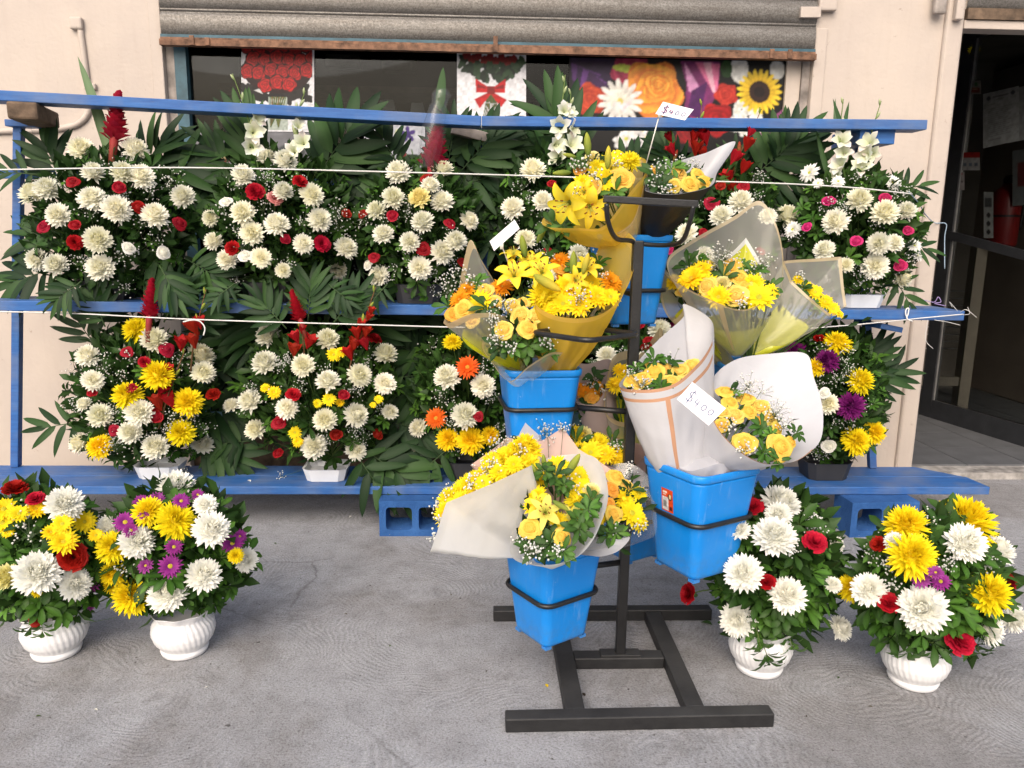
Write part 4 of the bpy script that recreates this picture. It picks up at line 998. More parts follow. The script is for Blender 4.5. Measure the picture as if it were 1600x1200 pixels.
# ---- row on the middle plank, left to right
arrangement('cream mums, red roses and a pink ginger flower, far left on the middle plank', GA_, shelf_base(170, zm, AY), 'dark', (172, 355, 132, 122, .30),
    W((127,230,21),(213,232,22),(145,267,18),(191,267,18),(221,273,20),(50,300,21),(73,292,20),(143,307,21),(182,325,21),(242,334,21),(285,305,18),(89,335,19),(153,373,22),(57,405,18),(86,412,18),(155,417,21))
    + K('W',(202,385,13),(257,393,13)) + K('r',(112,281,13),(187,290,14),(217,322,14),(283,347,12),(117,349,12),(65,352,12)) + K('R',(117,378,13)),
    fronds=[(95,285,110,110,-.12),(50,272,178,80,-.05,dict(n=7)),(215,280,55,125,-.15),(250,280,20,140,-.14),(275,330,-8,120,-.1),(85,420,200,120,-.02,dict(n=11)),(255,425,-60,85,.24,dict(spread=.7)),(120,445,-140,70,.24),(300,410,-30,90,.1),(120,380,170,120,-.12)],
    gyp=[(265,285,26,60),(140,330,20,30),(190,395,20,34),(120,410,18,26),(205,245,16,20)], gingers=[(178,222,82,86,.05,0)], blades=[(178,262,175,106,.0,0),(225,470,170,78,.16,1),(236,470,125,70,.15,1)], seed=1, low=462)
arrangement('cream mums with two white gladioli and one pink carnation on the middle plank', GA_, shelf_base(430, zm, AY), 'dark', (438, 350, 118, 112, .30),
    W((418,243,17),(447,248,19),(380,271,19),(443,297,16),(488,303,19),(378,331,19),(328,340,14),(432,348,20),(393,363,20),(500,342,18),(333,375,16),(475,380,17),(542,385,18),(353,405,17),(408,402,17),(530,422,17),(443,422,13))
    + K('W',(382,397,14),(352,312,13)) + K('k',(430,308,14)) + K('R',(398,298,15),(470,282,13),(362,387,12),(504,380,14)) + K('r',(447,373,11),(542,332,11)),
    fronds=[(505,262,52,150,-.14,dict(wide=1.2)),(520,285,15,130,-.16),(400,262,105,130,-.12,dict(spread=.55)),(375,270,140,110,-.14),(340,330,165,120,-.12),(540,340,-5,120,-.14),(520,450,-40,60,.24,dict(n=9)),(360,448,-140,60,.24,dict(n=9))],
    gyp=[(370,285,18,24),(425,272,20,26),(475,345,20,30),(530,350,20,26),(350,330,16,20)],
    glads=[('w',[(415,300,.05),(398,240,.06),(386,180,.05),(363,115,.03)],[(397,206,17),(393,229,18),(403,186,13)],5),('w',[(470,300,.05),(466,225,.06),(465,180,.05),(477,142,.03)],[(472,222,16),(458,237,15),(466,196,12)],5)], seed=2, low=460)
arrangement('cream mums with one pale yellow mum and a ginger flower in a clear sleeve', GA_, shelf_base(655, zm, AY), 'dark', (655, 360, 98, 108, .29),
    W((621,267,19),(690,262,18),(673,288,15),(614,307,17),(690,312,19),(587,327,16),(660,344,19),(598,363,18),(735,343,16),(640,377,15),(713,375,18),(692,393,18),(655,418,18),(589,430,18)) + K('c',(655,307,17))
    + K('r',(667,278,11),(612,335,12),(704,346,12),(662,388,13),(583,399,12),(723,408,9),(565,332,9)) + K('W',(572,412,12)),
    fronds=[(725,262,45,125,-.12),(735,285,12,140,-.14),(745,315,-12,120,-.16),(620,255,120,90,-.14),(590,290,160,90,-.14),(700,255,80,100,-.16),(560,380,-160,120,-.12),(720,445,-50,70,.24,dict(n=9)),(600,450,-130,60,.24,dict(n=9))],
    gyp=[(640,320,18,26),(600,345,20,26),(655,360,16,20),(690,300,16,20),(640,400,18,24),(705,410,14,18)], gingers=[(673,268,92,81,.08,0)], seed=3, low=462)
arrangement('arrangement half hidden behind the yellow lilies, with a white gladiolus and tall palm leaf', GA_, shelf_base(868, zm, AY), 'dark', (868, 345, 95, 112, .27),
    W((833,262,21),(848,312,17),(800,323,18),(820,372,18),(905,398,16),(870,420,16),(800,430,15)) + K('r',(862,285,10),(855,392,10),(815,410,9)),
    fronds=[(900,245,120,150,-.16,dict(n=15)),(880,255,150,120,-.14),(960,290,40,110,-.2),(795,300,170,110,-.14),(790,360,190,120,-.12),(850,450,-100,110,.04)],
    gyp=[(815,290,22,34),(845,335,18,26),(800,350,18,22)],
    glads=[('w',[(875,300,.06),(872,240,.08),(876,190,.08),(883,117,.05)],[(875,198,18),(870,226,16),(895,224,18),(872,245,17),(897,200,13),(882,172,14),(893,176,11)],6),('w',[(890,260,.03),(890,200,.04),(892,143,.03)],[],5)], seed=4, low=460)
arrangement('arrangement with two red gladioli and cream mums behind the white paper cone', GA_, shelf_base(1125, zm, AY), 'dark', (1125, 355, 100, 105, .28),
    W((1158,313,19),(1127,335,20),(1072,363,18),(1200,337,15),(1100,400,15)) + K('r',(1162,287,12),(1125,288,11),(1112,315,13),(1098,363,11),(1190,390,10)) + K('p',(1045,390,10)),
    fronds=[(1190,265,40,130,-.14,dict(n=15)),(1205,280,10,130,-.16),(1060,275,120,90,-.16),(1215,260,78,90,-.14,dict(spread=.5)),(1210,330,-10,100,-.14),(1040,330,170,100,-.12),(1140,290,80,80,-.18)],
    glads=[('r',[(1080,300,.03),(1090,230,.04),(1097,158,.02)],[(1088,232,15),(1102,216,14),(1084,215,12),(1096,203,11),(1099,240,12)],5),
           ('r',[(1140,310,.08),(1152,250,.1),(1170,215,.09),(1190,170,.06)],[(1168,226,14),(1148,247,15),(1163,262,14),(1139,277,15),(1145,295,15),(1172,208,10)],5),('r',[(1050,290,.0),(1052,240,.0),(1044,200,-.02)],[(1050,235,12),(1046,215,10)],4)], gyp=[(1180,320,18,20)], seed=5, low=460)
arrangement('pink roses, cream mums and white gladioli at the right end of the middle plank', GA_, shelf_base(1338, zm, AY), 'tray', (1338, 362, 104, 102, .30),
    W((1343,310,19),(1383,330,21),(1417,328,16),(1304,345,20),(1230,335,18),(1373,380,19),(1398,378,16),(1287,388,18),(1368,415,19),(1413,433,17),(1322,413,12)) + K('x',(1263,268,17),(1237,357,16),(1430,382,13),(1436,398,12),(1397,283,17),(1310,282,11),(1278,285,10))
    + K('p',(1295,311,13),(1383,306,13),(1420,358,12),(1260,353,10),(1338,375,12),(1407,413,13)),
    fronds=[(1400,300,15,70,-.05,dict(n=7)),(1240,330,165,90,-.1),(1410,380,-15,70,-.04,dict(n=7)),(1400,440,-60,70,.02,dict(n=7))],
    gyp=[(1310,330,20,34),(1400,305,18,24),(1350,425,18,30),(1290,325,16,22),(1425,405,14,18),(1345,440,14,18)],
    glads=[('w',[(1322,290,.06),(1314,240,.07),(1313,200,.06),(1318,155,.03)],[(1316,219,16),(1318,238,15),(1312,258,17),(1305,275,15)],3),('w',[(1350,290,.06),(1356,240,.07),(1364,200,.06),(1377,158,.03)],[(1357,222,17),(1352,243,17),(1345,262,17),(1362,240,13)],4)],
    blades=[(1310,255,95,82,.06,1),(1300,290,90,108,.04,1),(1335,260,80,52,.02,1),(1306,210,55,93,0,0),(1330,235,85,112,.08,1)], seed=6, low=462, nsprig=62)
# ---- row on the bottom plank
BYY = RY+.20
arrangement('white and yellow mums with red gladioli, far left on the bottom plank', GB_, shelf_base(233, zt+.002, BYY), 'tray', (222, 622, 118, 118, .30),
    K('y',(210,512,21),(247,583,22),(197,615,23),(293,627,21),(282,675,21),(153,695,20)) + W((240,528,21),(135,553,21),(315,552,22),(318,580,19),(145,593,16),(156,647,19),(217,643,22),(202,675,19),(122,692,17),(242,697,21),(317,692,18),(130,630,13))
    + K('r',(262,545,14),(197,548,11),(204,603,11),(143,612,10),(242,650,14),(177,672,11)) + K('R',(225,565,9),(332,615,11)),
    fronds=[(150,540,125,90,-.08,dict(n=9,tone=3)),(160,500,110,80,.16),(262,492,62,95,.16),(300,505,40,95,.16),(215,505,120,120,-.14),(250,500,70,120,-.14),(310,560,10,130,-.14),(310,640,-5,130,-.14),(120,660,190,90,-.02,dict(n=7)),(320,690,-25,110,-.08)],
    gyp=[(160,570,26,60),(180,695,22,60),(285,735,16,40),(120,630,24,40),(268,650,18,34),(240,680,18,30)], gingers=[(233,498,64,88,.24,1)],
    glads=[('r',[(298,580,.22),(302,540,.25),(310,500,.26),(322,452,.25)],[(303,512,17),(302,534,15),(283,538,15),(312,505,13)],4),('r',[(248,670,.26),(262,620,.27),(280,570,.24),(290,545,.2)],[(253,608,16),(247,630,17),(266,627,16),(256,592,13),(262,578,11),(240,648,13)],2)],
    seed=11, low=728)
arrangement('white mums, small yellow daisies and red gladiolus spikes in a white octagonal tray', GB_, shelf_base(503, zt+.002, BYY-.04), 'tray', (500, 612, 126, 110, .30),
    W((417,522,19),(413,565,21),(473,570,20),(512,528,19),(512,593,19),(563,585,19),(603,550,20),(602,598,17),(388,625,20),(448,637,18),(507,655,19),(558,648,19),(610,642,14),(397,670,17),(490,697,20),(557,702,18),(360,632,13))
    + K('d',(522,553,12),(533,549,10),(413,605,9),(428,612,12),(497,630,9),(514,623,12),(531,628,8),(592,623,9),(583,632,6),(460,675,12),(465,690,10)) + K('R',(458,615,12),(587,528,11)) + K('r',(537,616,12),(435,658,13),(525,678,13),(433,705,13),(592,678,11)),
    fronds=[(482,492,84,92,.18,dict(n=13)),(440,505,132,85,.16),(525,500,48,95,.18),(430,520,150,120,-.12),(550,520,30,130,-.16),(400,540,165,110,-.14),(620,590,5,110,-.12),(610,660,-12,130,-.08),(580,710,-35,130,.05,dict(n=11)),(560,715,-55,110,.1,dict(n=7)),(380,690,-175,90,-.1)],
    gyp=[(440,570,16,34),(470,600,18,34),(380,640,14,20),(560,610,16,22),(440,745,10,20),(590,640,14,18),(575,565,12,14)], gingers=[(470,502,52,108,.26,1)],
    glads=[('r',[(543,590,.24),(555,540,.27),(570,500,.28),(587,448,.26)],[(553,540,14),(570,537,14),(546,553,14),(558,522,13),(572,520,12),(564,508,11),(576,496,9),(580,486,8)],4),('r',[(476,575,.22),(474,535,.26),(468,500,.24)],[(462,528,13),(483,535,15),(460,548,14),(472,515,9)],1)], seed=12, low=722)
arrangement('arrangement with two orange gerberas and yellow and white mums, behind the left blue bucket', GB_, shelf_base(735, zt+.002, BYY), 'dark', (735, 612, 92, 108, .29),
    K('g',(730,572,21),(680,652,19)) + W((697,587,20),(755,602,20),(728,647,22),(652,667,15),(650,700,12)) + K('y',(707,532,14),(700,685,17),(735,687,20),(768,680,15)) + K('r',(747,650,10)),
    fronds=[(660,560,150,130,-.14),(650,620,180,130,-.12),(655,690,-165,130,-.02),(690,710,-140,110,.08,dict(n=9)),(700,530,100,110,-.14),(650,540,165,110,-.18)],
    gyp=[(690,620,18,40),(770,620,18,34),(720,700,16,34),(705,660,12,18)], seed=13, low=715, nsprig=34)
arrangement('mostly hidden arrangement of white mums and red blooms behind the steel flower stand', GB_, shelf_base(1000, zt+.002, BYY), 'dark', (1005, 600, 85, 105, .27),
    W((947,553,17),(1030,512,18),(1005,560,14)) + K('r',(1015,530,13),(1000,505,11),(1047,530,10)) + K('p',(1052,505,10)),
    fronds=[(960,540,120,110,-.14),(1050,560,40,110,-.14),(1010,500,80,110,-.16)], seed=14, low=715, nsprig=30)
arrangement('yellow mums and dark purple blooms at the right end of the bottom plank', GB_, shelf_base(1310, zt+.002, BYY), 'dark', (1305, 620, 82, 106, .29),
    K('y',(1310,532,20),(1347,593,21),(1340,688,22),(1367,675,17),(1275,572,14)) + K('m',(1292,562,20),(1328,633,20),(1243,547,17)) + W((1295,630,18)) + K('W',(1296,696,13),(1288,612,12)) + K('R',(1280,527,9)),
    fronds=[(1340,590,62,95,-.06,dict(n=15)),(1350,600,25,95,-.05,dict(n=11)),(1250,540,120,90,-.1)],
    gyp=[(1310,590,18,50),(1320,560,14,26),(1330,665,16,26),(1280,710,16,30),(1305,660,14,20)], seed=15, low=725, nsprig=44)
# ---- pots on the pavement
def floor_base(px, py): p = PZ(px, py, 0); return Vector((p.x, p.y+.085, 0))
arrangement('yellow daisies, red carnations and white mums in a white pot, cut by the left edge', GD_, floor_base(70, 1038), 'urn', (62, 868, 112, 108, .24),
    K('q',(100,786,28),(58,893,33),(120,911,26)) + K('c',(8,900,23)) + K('d',(6,793,22),(30,800,18),(57,793,17),(97,817,19),(133,814,20),(99,844,25),(80,830,16),(2,815,20),(12,832,10),(58,925,10),(150,835,12)) + K('R',(23,760,21),(115,870,23),(55,778,13)) + K('r',(150,838,9),(56,967,15)),
    gyp=[(160,838,10,14)], seed=21, low=952, nsprig=60, nfol=800, ngyp=3)
arrangement('white and yellow mums with many purple daisies in a ribbed white pot', GD_, floor_base(276, 1035), 'urn', (275, 862, 118, 104, .25),
    K('q',(275,758,28),(330,825,28),(214,845,29),(319,897,27),(260,926,31),(171,820,21),(320,788,18),(386,874,20)) + K('y',(276,811,28),(204,929,29),(174,853,23),(231,797,21),(175,895,20),(175,912,14),(368,868,12))
    + K('v',(220,782,16),(245,778,14),(283,781,16),(195,814,20),(205,828,14),(272,853,16),(226,883,15),(266,884,20),(363,847,18),(375,838,13),(309,772,12),(141,912,17),(148,903,12),(140,948,9),(224,803,11)),
    gyp=[(100,980,2,1)], seed=22, low=950, nsprig=60, nfol=850, ngyp=1)
arrangement('leafy white mums and red carnations in a white pot, right of the steel stand', GD_, floor_base(1198, 1064), 'urn', (1212, 885, 102, 118, .24),
    K('q',(1222,782,31),(1211,835,32),(1161,894,30),(1231,929,30),(1151,969,29),(1316,980,20),(1155,826,18),(1216,803,22),(1302,912,13),(1307,850,14)) + K('R',(1176,790,16),(1274,845,20),(1198,908,15),(1073,927,17),(1132,873,14)),
    gyp=[(1275,825,20,46),(1265,810,14,24)], seed=23, low=990, nsprig=74, nfol=850, ngyp=2)
arrangement('large yellow and white mums with red carnations in a white pot, nearest the right edge', GD_, floor_base(1446, 1085), 'urn', (1455, 915, 118, 112, .25),
    K('y',(1512,810,38),(1416,818,28),(1427,866,36),(1549,924,34),(1329,917,19)) + K('q',(1512,847,30),(1560,858,24),(1442,950,36),(1357,920,25),(1549,981,26),(1588,967,20),(1398,845,16)) + K('R',(1371,849,13),(1390,941,16),(1502,999,22),(1574,903,17)) + K('r',(1414,821,12)) + K('v',(1439,904,18),(1470,907,17),(1462,893,13)),
    gyp=[(1385,880,16,40),(1480,880,18,40),(1545,880,16,36),(1395,915,14,24),(1535,1000,12,16)], seed=24, low=1010, nsprig=80, nfol=900, ngyp=3)
random.seed(9)
for nm_, px, py, dY, s_ in (('leafy white', 1188, 1010, -.16, 1.35), ('leafy white', 1202, 1035, -.17, 1.2), ('leafy white', 1240, 1015, -.1, 1.2), ('yellow daisies', 48, 985, -.12, 1.1), ('yellow daisies', 66, 990, -.14, .9), ('large yellow', 1420, 1020, -.13, 1.2), ('large yellow', 1475, 1022, -.12, 1.1), ('large yellow', 1530, 1020, -.05, 1.3)):
    e = next(o for o in col.objects if o.name.startswith('flower_arrangement') and o['label'].startswith(nm_))
    P = PY(px, py, e.location.y+dY); obj('leaf_sprig', random.choice(SPR), e, P-e.location, facing((random.uniform(-.3, .3), -.7, -.75), random.uniform(0, 6)), s_)
# clear sleeve on the wrapped ginger flower (a thing held over it)
random.seed(5)
m_ = MB(); Ys = AY-.1; rows = []
for (x, y, hw) in ((668, 265, 13), (672, 235, 17), (678, 200, 18), (683, 172, 14), (687, 158, 12), (690, 148, 15), (690, 142, 11)):
    P = PY(x, y, Ys); h_ = hw*px2m(P); rows.append([m_.vert(P+(rt_*math.cos(2*PI*k/18)+f_*math.sin(2*PI*k/18))*h_*(1+.12*math.sin(k*3.3+y))) for k in range(18)])
for a, b in zip(rows, rows[1:]):
    for k in range(18): m_.face(a[k], a[(k+1) % 18], b[(k+1) % 18], b[k])
o = obj('plastic_sleeve', m_.mesh('plastic_sleeve', M['cello'])); tag(o, 'crinkled clear plastic sleeve round the tall ginger flower in the middle', 'plastic sleeve')
P = PY(686, 172, Ys+.01); y = imgdir(84); x_ = y.cross(-f_).normalized()
q = Matrix(((-f_ - y*(-f_).dot(y)).normalized(), y.cross((-f_ - y*(-f_).dot(y)).normalized()), y)).transposed().to_quaternion()
o = obj('sword_leaf', BLADE[1], None, P, q, (66*px2m(P), 66*px2m(P)*2.2, 66*px2m(P))); tag(o, 'green leaf tip poking out of the clear plastic sleeve', 'leaf')
obj('bloom', FL['d'][0][1], yb, (0, 0, 0), facing(CAMN(p)), .05)
# ------------------------------------------------------------------ steel stand with its hoops
zp0 = PZ(966, 1012, .05); PX, PYY = zp0.x, zp0.y
stand = empty('flower_stand', (PX, PYY, 0), 'black steel flower stand with hoops on an H shaped base', 'stand')
def spart(name, m_, mat, bev=0, smooth=False):
    m_.v = [(x-PX, y-PYY, z) for x, y, z in m_.v]; o = obj(name, m_.mesh(name, mat, smooth), stand)
    if bev: bevel(o, bev)
    return o
BH = .05
def floorbar(name, pts, h0=.001, h1=BH):
    m_ = MB(); lo = [m_.vert((p.x, p.y, h0)) for p in pts]; hi = [m_.vert((p.x, p.y, h1)) for p in pts]
    m_.face(*lo[::-1]); m_.face(*hi)
    for k in range(4): m_.face(lo[k], lo[(k+1) % 4], hi[(k+1) % 4], hi[k])
    return spart(name, m_, M['dusty'], .004)
a, b = PZ(790, 1146, 0), PZ(1209, 1137, 0); d_ = (b-a).normalized(); nrm = Vector((-d_.y, d_.x, 0))
floorbar('base_bar', [a, b, b+nrm*.055, a+nrm*.055])
fa, fb = a+nrm*.056, b+nrm*.056
c, e_ = PZ(771, 972, 0), PZ(1112, 970, 0); floorbar('base_bar', [c, e_, e_+nrm*.05, c+nrm*.05])
def alongfront(px, py): return PZ(px, py, BH)
l0, l1 = PZ(884, 1112, BH), PZ(912, 1108, BH); k0, k1 = PZ(862, 1000, BH), PZ(888, 995, BH)
def clampY(p, ref0, ref1, off):
    t = (p.x-ref0.x)/(ref1.x-ref0.x); q = ref0+(ref1-ref0)*t; return Vector((p.x, q.y+off, 0))
lf0 = clampY(PZ(884, 1108, BH), fa, fb, .001); lf1 = clampY(PZ(914, 1106, BH), fa, fb, .001)
lb0 = clampY(PZ(858, 962, BH), c, e_, -.002); lb1 = clampY(PZ(884, 962, BH), c, e_, -.002)
floorbar('base_bar', [lf0, lf1, lb1, lb0], .001, BH-.003)
rf0 = clampY(PZ(1073, 1106, BH), fa, fb, .001); rf1 = clampY(PZ(1102, 1104, BH), fa, fb, .001)
rb0 = clampY(PZ(1011, 962, BH), c, e_, -.002); rb1 = clampY(PZ(1035, 960, BH), c, e_, -.002)
floorbar('base_bar', [rf0, rf1, rb1, rb0], .001, BH-.003)
ca = PZ(895, 1046, 0); cb_ = PZ(1050, 1044, 0)
def xat(p0, p1, y): t = (y-p0.y)/(p1.y-p0.y); return p0.x+(p1.x-p0.x)*t
y0_ = PZ(970, 1046, 0).y
floorbar('cross_bar', [Vector((xat(lf1, lb1, y0_)+.001, y0_, 0)), Vector((xat(rf0, rb0, y0_)-.001, y0_, 0)), Vector((xat(rf0, rb0, y0_+.06)-.001, y0_+.06, 0)), Vector((xat(lf1, lb1, y0_+.06)+.001, y0_+.06, 0))], .001, BH-.004)
PYY2 = y0_+.03
ztop = PY(1003, 376, PYY2).z
m_ = MB(); m_.box((PX-.018, PYY2-.018, BH-.003), (PX+.018, PYY2+.018, ztop)); spart('pole', m_, M['black'], .004)
m_ = MB(); m_.box((PX-.075, PYY2-.026, BH-.0035), (PX+.075, PYY2+.026, BH+.005)); spart('foot_plate', m_, M['dusty'], .002)
def rsq(c, s, rot, tilt=0., rnd=.28, n=5, axis=None):
    pts = []; h = s/2; r = s*rnd*.5
    for cx, cy, a0 in ((h-r, h-r, 0), (-h+r, h-r, 90), (-h+r, -h+r, 180), (h-r, -h+r, 270)):
        for k in range(n+1): a = math.radians(a0+90*k/n); pts.append(Vector((cx+r*math.cos(a), cy+r*math.sin(a), 0)))
    Rm = Matrix.Rotation(rot, 3, 'Z'); out = [Rm @ p for p in pts]
    if tilt: Tm = Matrix.Rotation(tilt, 3, axis); out = [Tm @ p for p in out]
    return [p+Vector(c) for p in out]
def hoop(c, s, rot, arm_z=None, tilt=0., axis=None, r=.0085, rnd=.28, mid=None):
    pts = rsq(c, s, rot, tilt, rnd, axis=axis); m_ = MB(); m_.tube(pts, r, 7, closed=True); hp = spart('hoop', m_, M['black'], smooth=True)
    pole = Vector((PX, PYY2, (arm_z if arm_z is not None else c[2]))); near = min(pts, key=lambda q: (Vector((q.x, q.y, 0))-Vector((PX, PYY2, 0))).length)
    m_ = MB(); m_.tube([near, near+(pole-near)*.5, pole], .011, 7); spart('arm', m_, M['black'], smooth=True)
    return hp
# ------------------------------------------------------------------ buckets
def bucket_geo(s0, s1, h):
    m_ = MB(); n = 6; rows = []
    def ring(s, z, rnd=.30): return [m_.vert((p.x, p.y, z)) for p in rsq((0, 0, 0), s, 0, 0, rnd, n)]
    for s, z in ((s0*.9, 0), (s0*.98, .004), (s0, .014), (s0+(s1-s0)*.5, h*.5), (s1*.985, h*.90), (s1*.99, h-.0225)): rows.append(ring(s, z))
    rows.append(ring(s1-.012, h-.030)); rows.append(ring(s0+(s1-s0)*.5-.012, h*.5)); rows.append(ring(s0-.012, .02))
    for a, b in zip(rows, rows[1:]):
        N = len(a)
        for k in range(N): m_.face(a[k], a[(k+1) % N], b[(k+1) % N], b[k])
    m_.face(*rows[0][::-1]); m_.face(*rows[-1])
    body = m_.mesh('body', M['bucket'])
    m_ = MB(); rows = []
    for s, z in ((s1*.993, h-.024), (s1+.006, h-.022), (s1+.009, h-.018), (s1+.011, h-.003), (s1+.007, h), (s1-.006, h), (s1-.012, h-.005), (s1-.012, h-.028)): rows.append(ring(s, z) )
    for a, b in zip(rows, rows[1:]):
        N = len(a)
        for k in range(N): m_.face(a[k], a[(k+1) % N], b[(k+1) % N], b[k])
    return body, m_.mesh('rim', M['bucket'])
m_ = MB(); m_.box((-.012, -.012, -.010), (.012, .012, .0)); FOOT = m_.mesh('foot', M['bucket'], False)
BODY, RIM = bucket_geo(.185, .255, .335)
GBK = 'blue plastic buckets hung in the hoops of the stand'
def bucket(c, rot, label, scale=1., tilt=0., axis=(1, 0, 0), hoopz=.19, hz=True, arm_z=None):
    e = empty('bucket', c, label, 'bucket', GBK)
    q = (Quaternion(axis, tilt) if tilt else Quaternion()) @ Quaternion((0, 0, 1), rot); e.rotation_mode = 'QUATERNION'; e.rotation_quaternion = q; e.scale = (scale,)*3
    obj('body', BODY, e); obj('rim', RIM, e)
    for sx in (-1, 1):
        for sy in (-1, 1): obj('foot', FOOT, e, (sx*.075, sy*.075, .001))
    cc = Vector(c) + (q @ Vector((0, 0, hoopz*scale))); s_ = (.185+(.07)*hoopz/.335)*scale+.019
    if hz: hoop(cc, s_, rot, arm_z, tilt, Vector(axis), .0085, .34)
    return e
def at(px, py, Y, dz=0.): return PY(px, py, Y)+Vector((0, 0, dz))
bk1 = bucket(at(860, 985, 2.45), math.radians(33), 'blue bucket hung lowest on the stand, full of frosted bouquets', 1.0, hoopz=.165)
bk2 = bucket(at(838, 715, 2.80), math.radians(6), 'blue bucket on the left of the stand, under the yellow lilies', 1.07, hoopz=.20)
bk3 = bucket(at(1086, 882, 2.48), math.radians(28), 'blue bucket with an orange sticker, under the white paper bouquets', 1.12, 0., (0, 1, 0), hoopz=.18)
bk4 = bucket(at(978, 503, 2.98), math.radians(12), 'blue bucket highest on the stand, behind the pole', 1.0, hoopz=.13)
bk5 = bucket(at(1166, 700, 3.02), math.radians(-5), 'blue bucket behind the white paper bouquets, mostly hidden', 1.08, hoopz=.18)
bk6 = bucket(at(985, 862, 3.02), math.radians(30), 'blue bucket low at the back of the stand, only its bottom corner showing', .95, hoopz=.18)
# orange sticker on the right bucket
im = Img(36, 48, (.86, .30, .12)); im.a[18:46, 3:22] = lin((.85, .85, .85))
for q in range(11): im.a[26:40, 5+q+(q % 3 == 0):6+q] = lin((.12, .12, .12))
im.ell(26, 16, 7, 7, (.3, .12, .1)); im.ell(27, 15, 4, 5, (.9, .8, .6)); im.a[6:10, 5:18] = lin((.95, .9, .85)); im.a[12:14, 5:14] = lin((.95, .9, .85)); im.a[36:44, 25:33] = lin((.3, .12, .1))
st_ = sheet('sticker', im, *[Vector(p) for p in ((-.025, 0, .036), (.025, 0, .036), (.025, 0, -.036), (-.025, 0, -.036))], None, None, parent=None)
st_.parent = bk3; st_.rotation_mode = 'QUATERNION'
sx_ = (.185+.07*.215/.335)/2+.0025
st_.location = (-sx_, .012, .225); tl = math.atan2(.035, .335)
st_.rotation_quaternion = Quaternion((0, 1, 0), -tl) @ Quaternion((0, 0, 1), -PI/2)
# empty hoops
hz1 = PY(998, 520, PYY2).z
hoop(at(915, 521, PYY2-.12), .255, math.radians(40), hz1, r=.0095, rnd=.3)
m_ = MB(); T0, T1 = at(944, 305, PYY2-.24), at(1092, 313, PYY2-.24); m_.beam(T0, T1, .022, .022); spart('hoop', m_, M['black'], .003)
m_ = MB(); m_.tube(catmull([at(948, 318, PYY2-.235), at(950, 345, PYY2-.22), at(962, 372, PYY2-.16), at(985, 376, PYY2-.04), Vector((PX, PYY2, ztop-.01)), at(1040, 383, PYY2-.06), at(1066, 376, PYY2-.16), at(1078, 345, PYY2-.22), at(1083, 322, PYY2-.235)], 40, False), .008, 7); spart('hoop', m_, M['black'], smooth=True)

# ------------------------------------------------------------------ bouquets
GBQ = 'wrapped bouquets in the buckets of the stand'
def wrapper(parent, base, rim, mat, trim=None, trimw=.06, br=.03, bulge=.03, N=110, rows=30, folds=.004, name='wrapper', seed=0, lining=None, smoothrim=True, curl=0., stripe=None, arc=(0, 1), vstripe=None, crease=.4):
    rnd = random.Random(seed); base = Vector(base); R = catmull([Vector(p) for p in rim], N) if smoothrim else []
    if not smoothrim:      # crisp corners: straight edges between rim points
        P_ = [Vector(p) for p in rim]; n = len(P_); ln = [(P_[(i+1) % n]-P_[i]).length for i in range(n)]; tot = sum(ln)
        for i in range(n):
            k = max(3, round(N*ln[i]/tot)); R += [P_[i]+(P_[(i+1) % n]-P_[i])*(j/k) for j in range(k)]
        N = len(R)
    cen = sum(R, Vector())/N; ax = (cen-base).normalized(); m_ = MB(); off = base-parent.location
    ph = [rnd.uniform(0, 6.28) for _ in range(4)]; grid = []
    for i in range(rows+1):
        t = i/rows; row = []
        for k in range(N):
            o = R[k]-cen; o = o-ax*o.dot(ax); on = o.normalized() if o.length > 1e-6 else Vector((1, 0, 0))
            b = base+on*br; a = 2*PI*k/N; P = b+(R[k]-b)*t
            P += on*(bulge*math.sin(PI*t**.9)*(1-.3*t)) + on*folds*(math.sin(5*a+ph[0])+.7*math.sin(9*a+ph[1]+2*t)+.4*math.sin(17*a+ph[2]))*math.sin(PI*min(1, t*1.05))
            nz = noise.noise_vector(P*7+Vector((seed, 0, 0))); P += nz*.005*t
            cr = 1-abs(noise.noise(Vector((P.x*16+seed*3, P.y*16, P.z*7))))*2.2; P += on*.0075*max(-.6, cr)*math.sin(PI*min(1, t*1.02))*crease
            if curl: P += (on*.6-ax*.8)*curl*max(0, t-.75)**2*16*.06
            row.append(m_.vert(P-parent.location))
        grid.append(row)
    nt_ = max(1, round(rows*trimw))
    for i in range(rows):
        band = trim is not None and i >= rows-nt_
        if stripe: band = any(lo <= i < hi for lo, hi in stripe)
        for k in range(N):
            m_.mi = 1 if (band and arc[0] <= k/N <= arc[1]) or (vstripe and vstripe[0] <= k/N < vstripe[0]+vstripe[1] and vstripe[2] <= i/rows <= vstripe[3]) else 0
            m_.face(grid[i][k], grid[i][(k+1) % N], grid[i+1][(k+1) % N], grid[i+1][k])
    o = obj(name, m_.mesh(name, [mat, trim] if trim else mat), parent)
    if lining:
        l_ = MB()
        cl = [base-parent.location + ax*(cen-base).length*(i/rows) for i in range(rows+1)]
        for i, row in enumerate(grid):
            for v in row: p = Vector(m_.v[v]); d = (cl[i]-p); l_.vert(p+(d.normalized()*.004 if d.length > 1e-5 else Vector()))
        for f in m_.f: l_.face(*f)
        obj('lining', l_.mesh('lining', lining), parent)
    return o
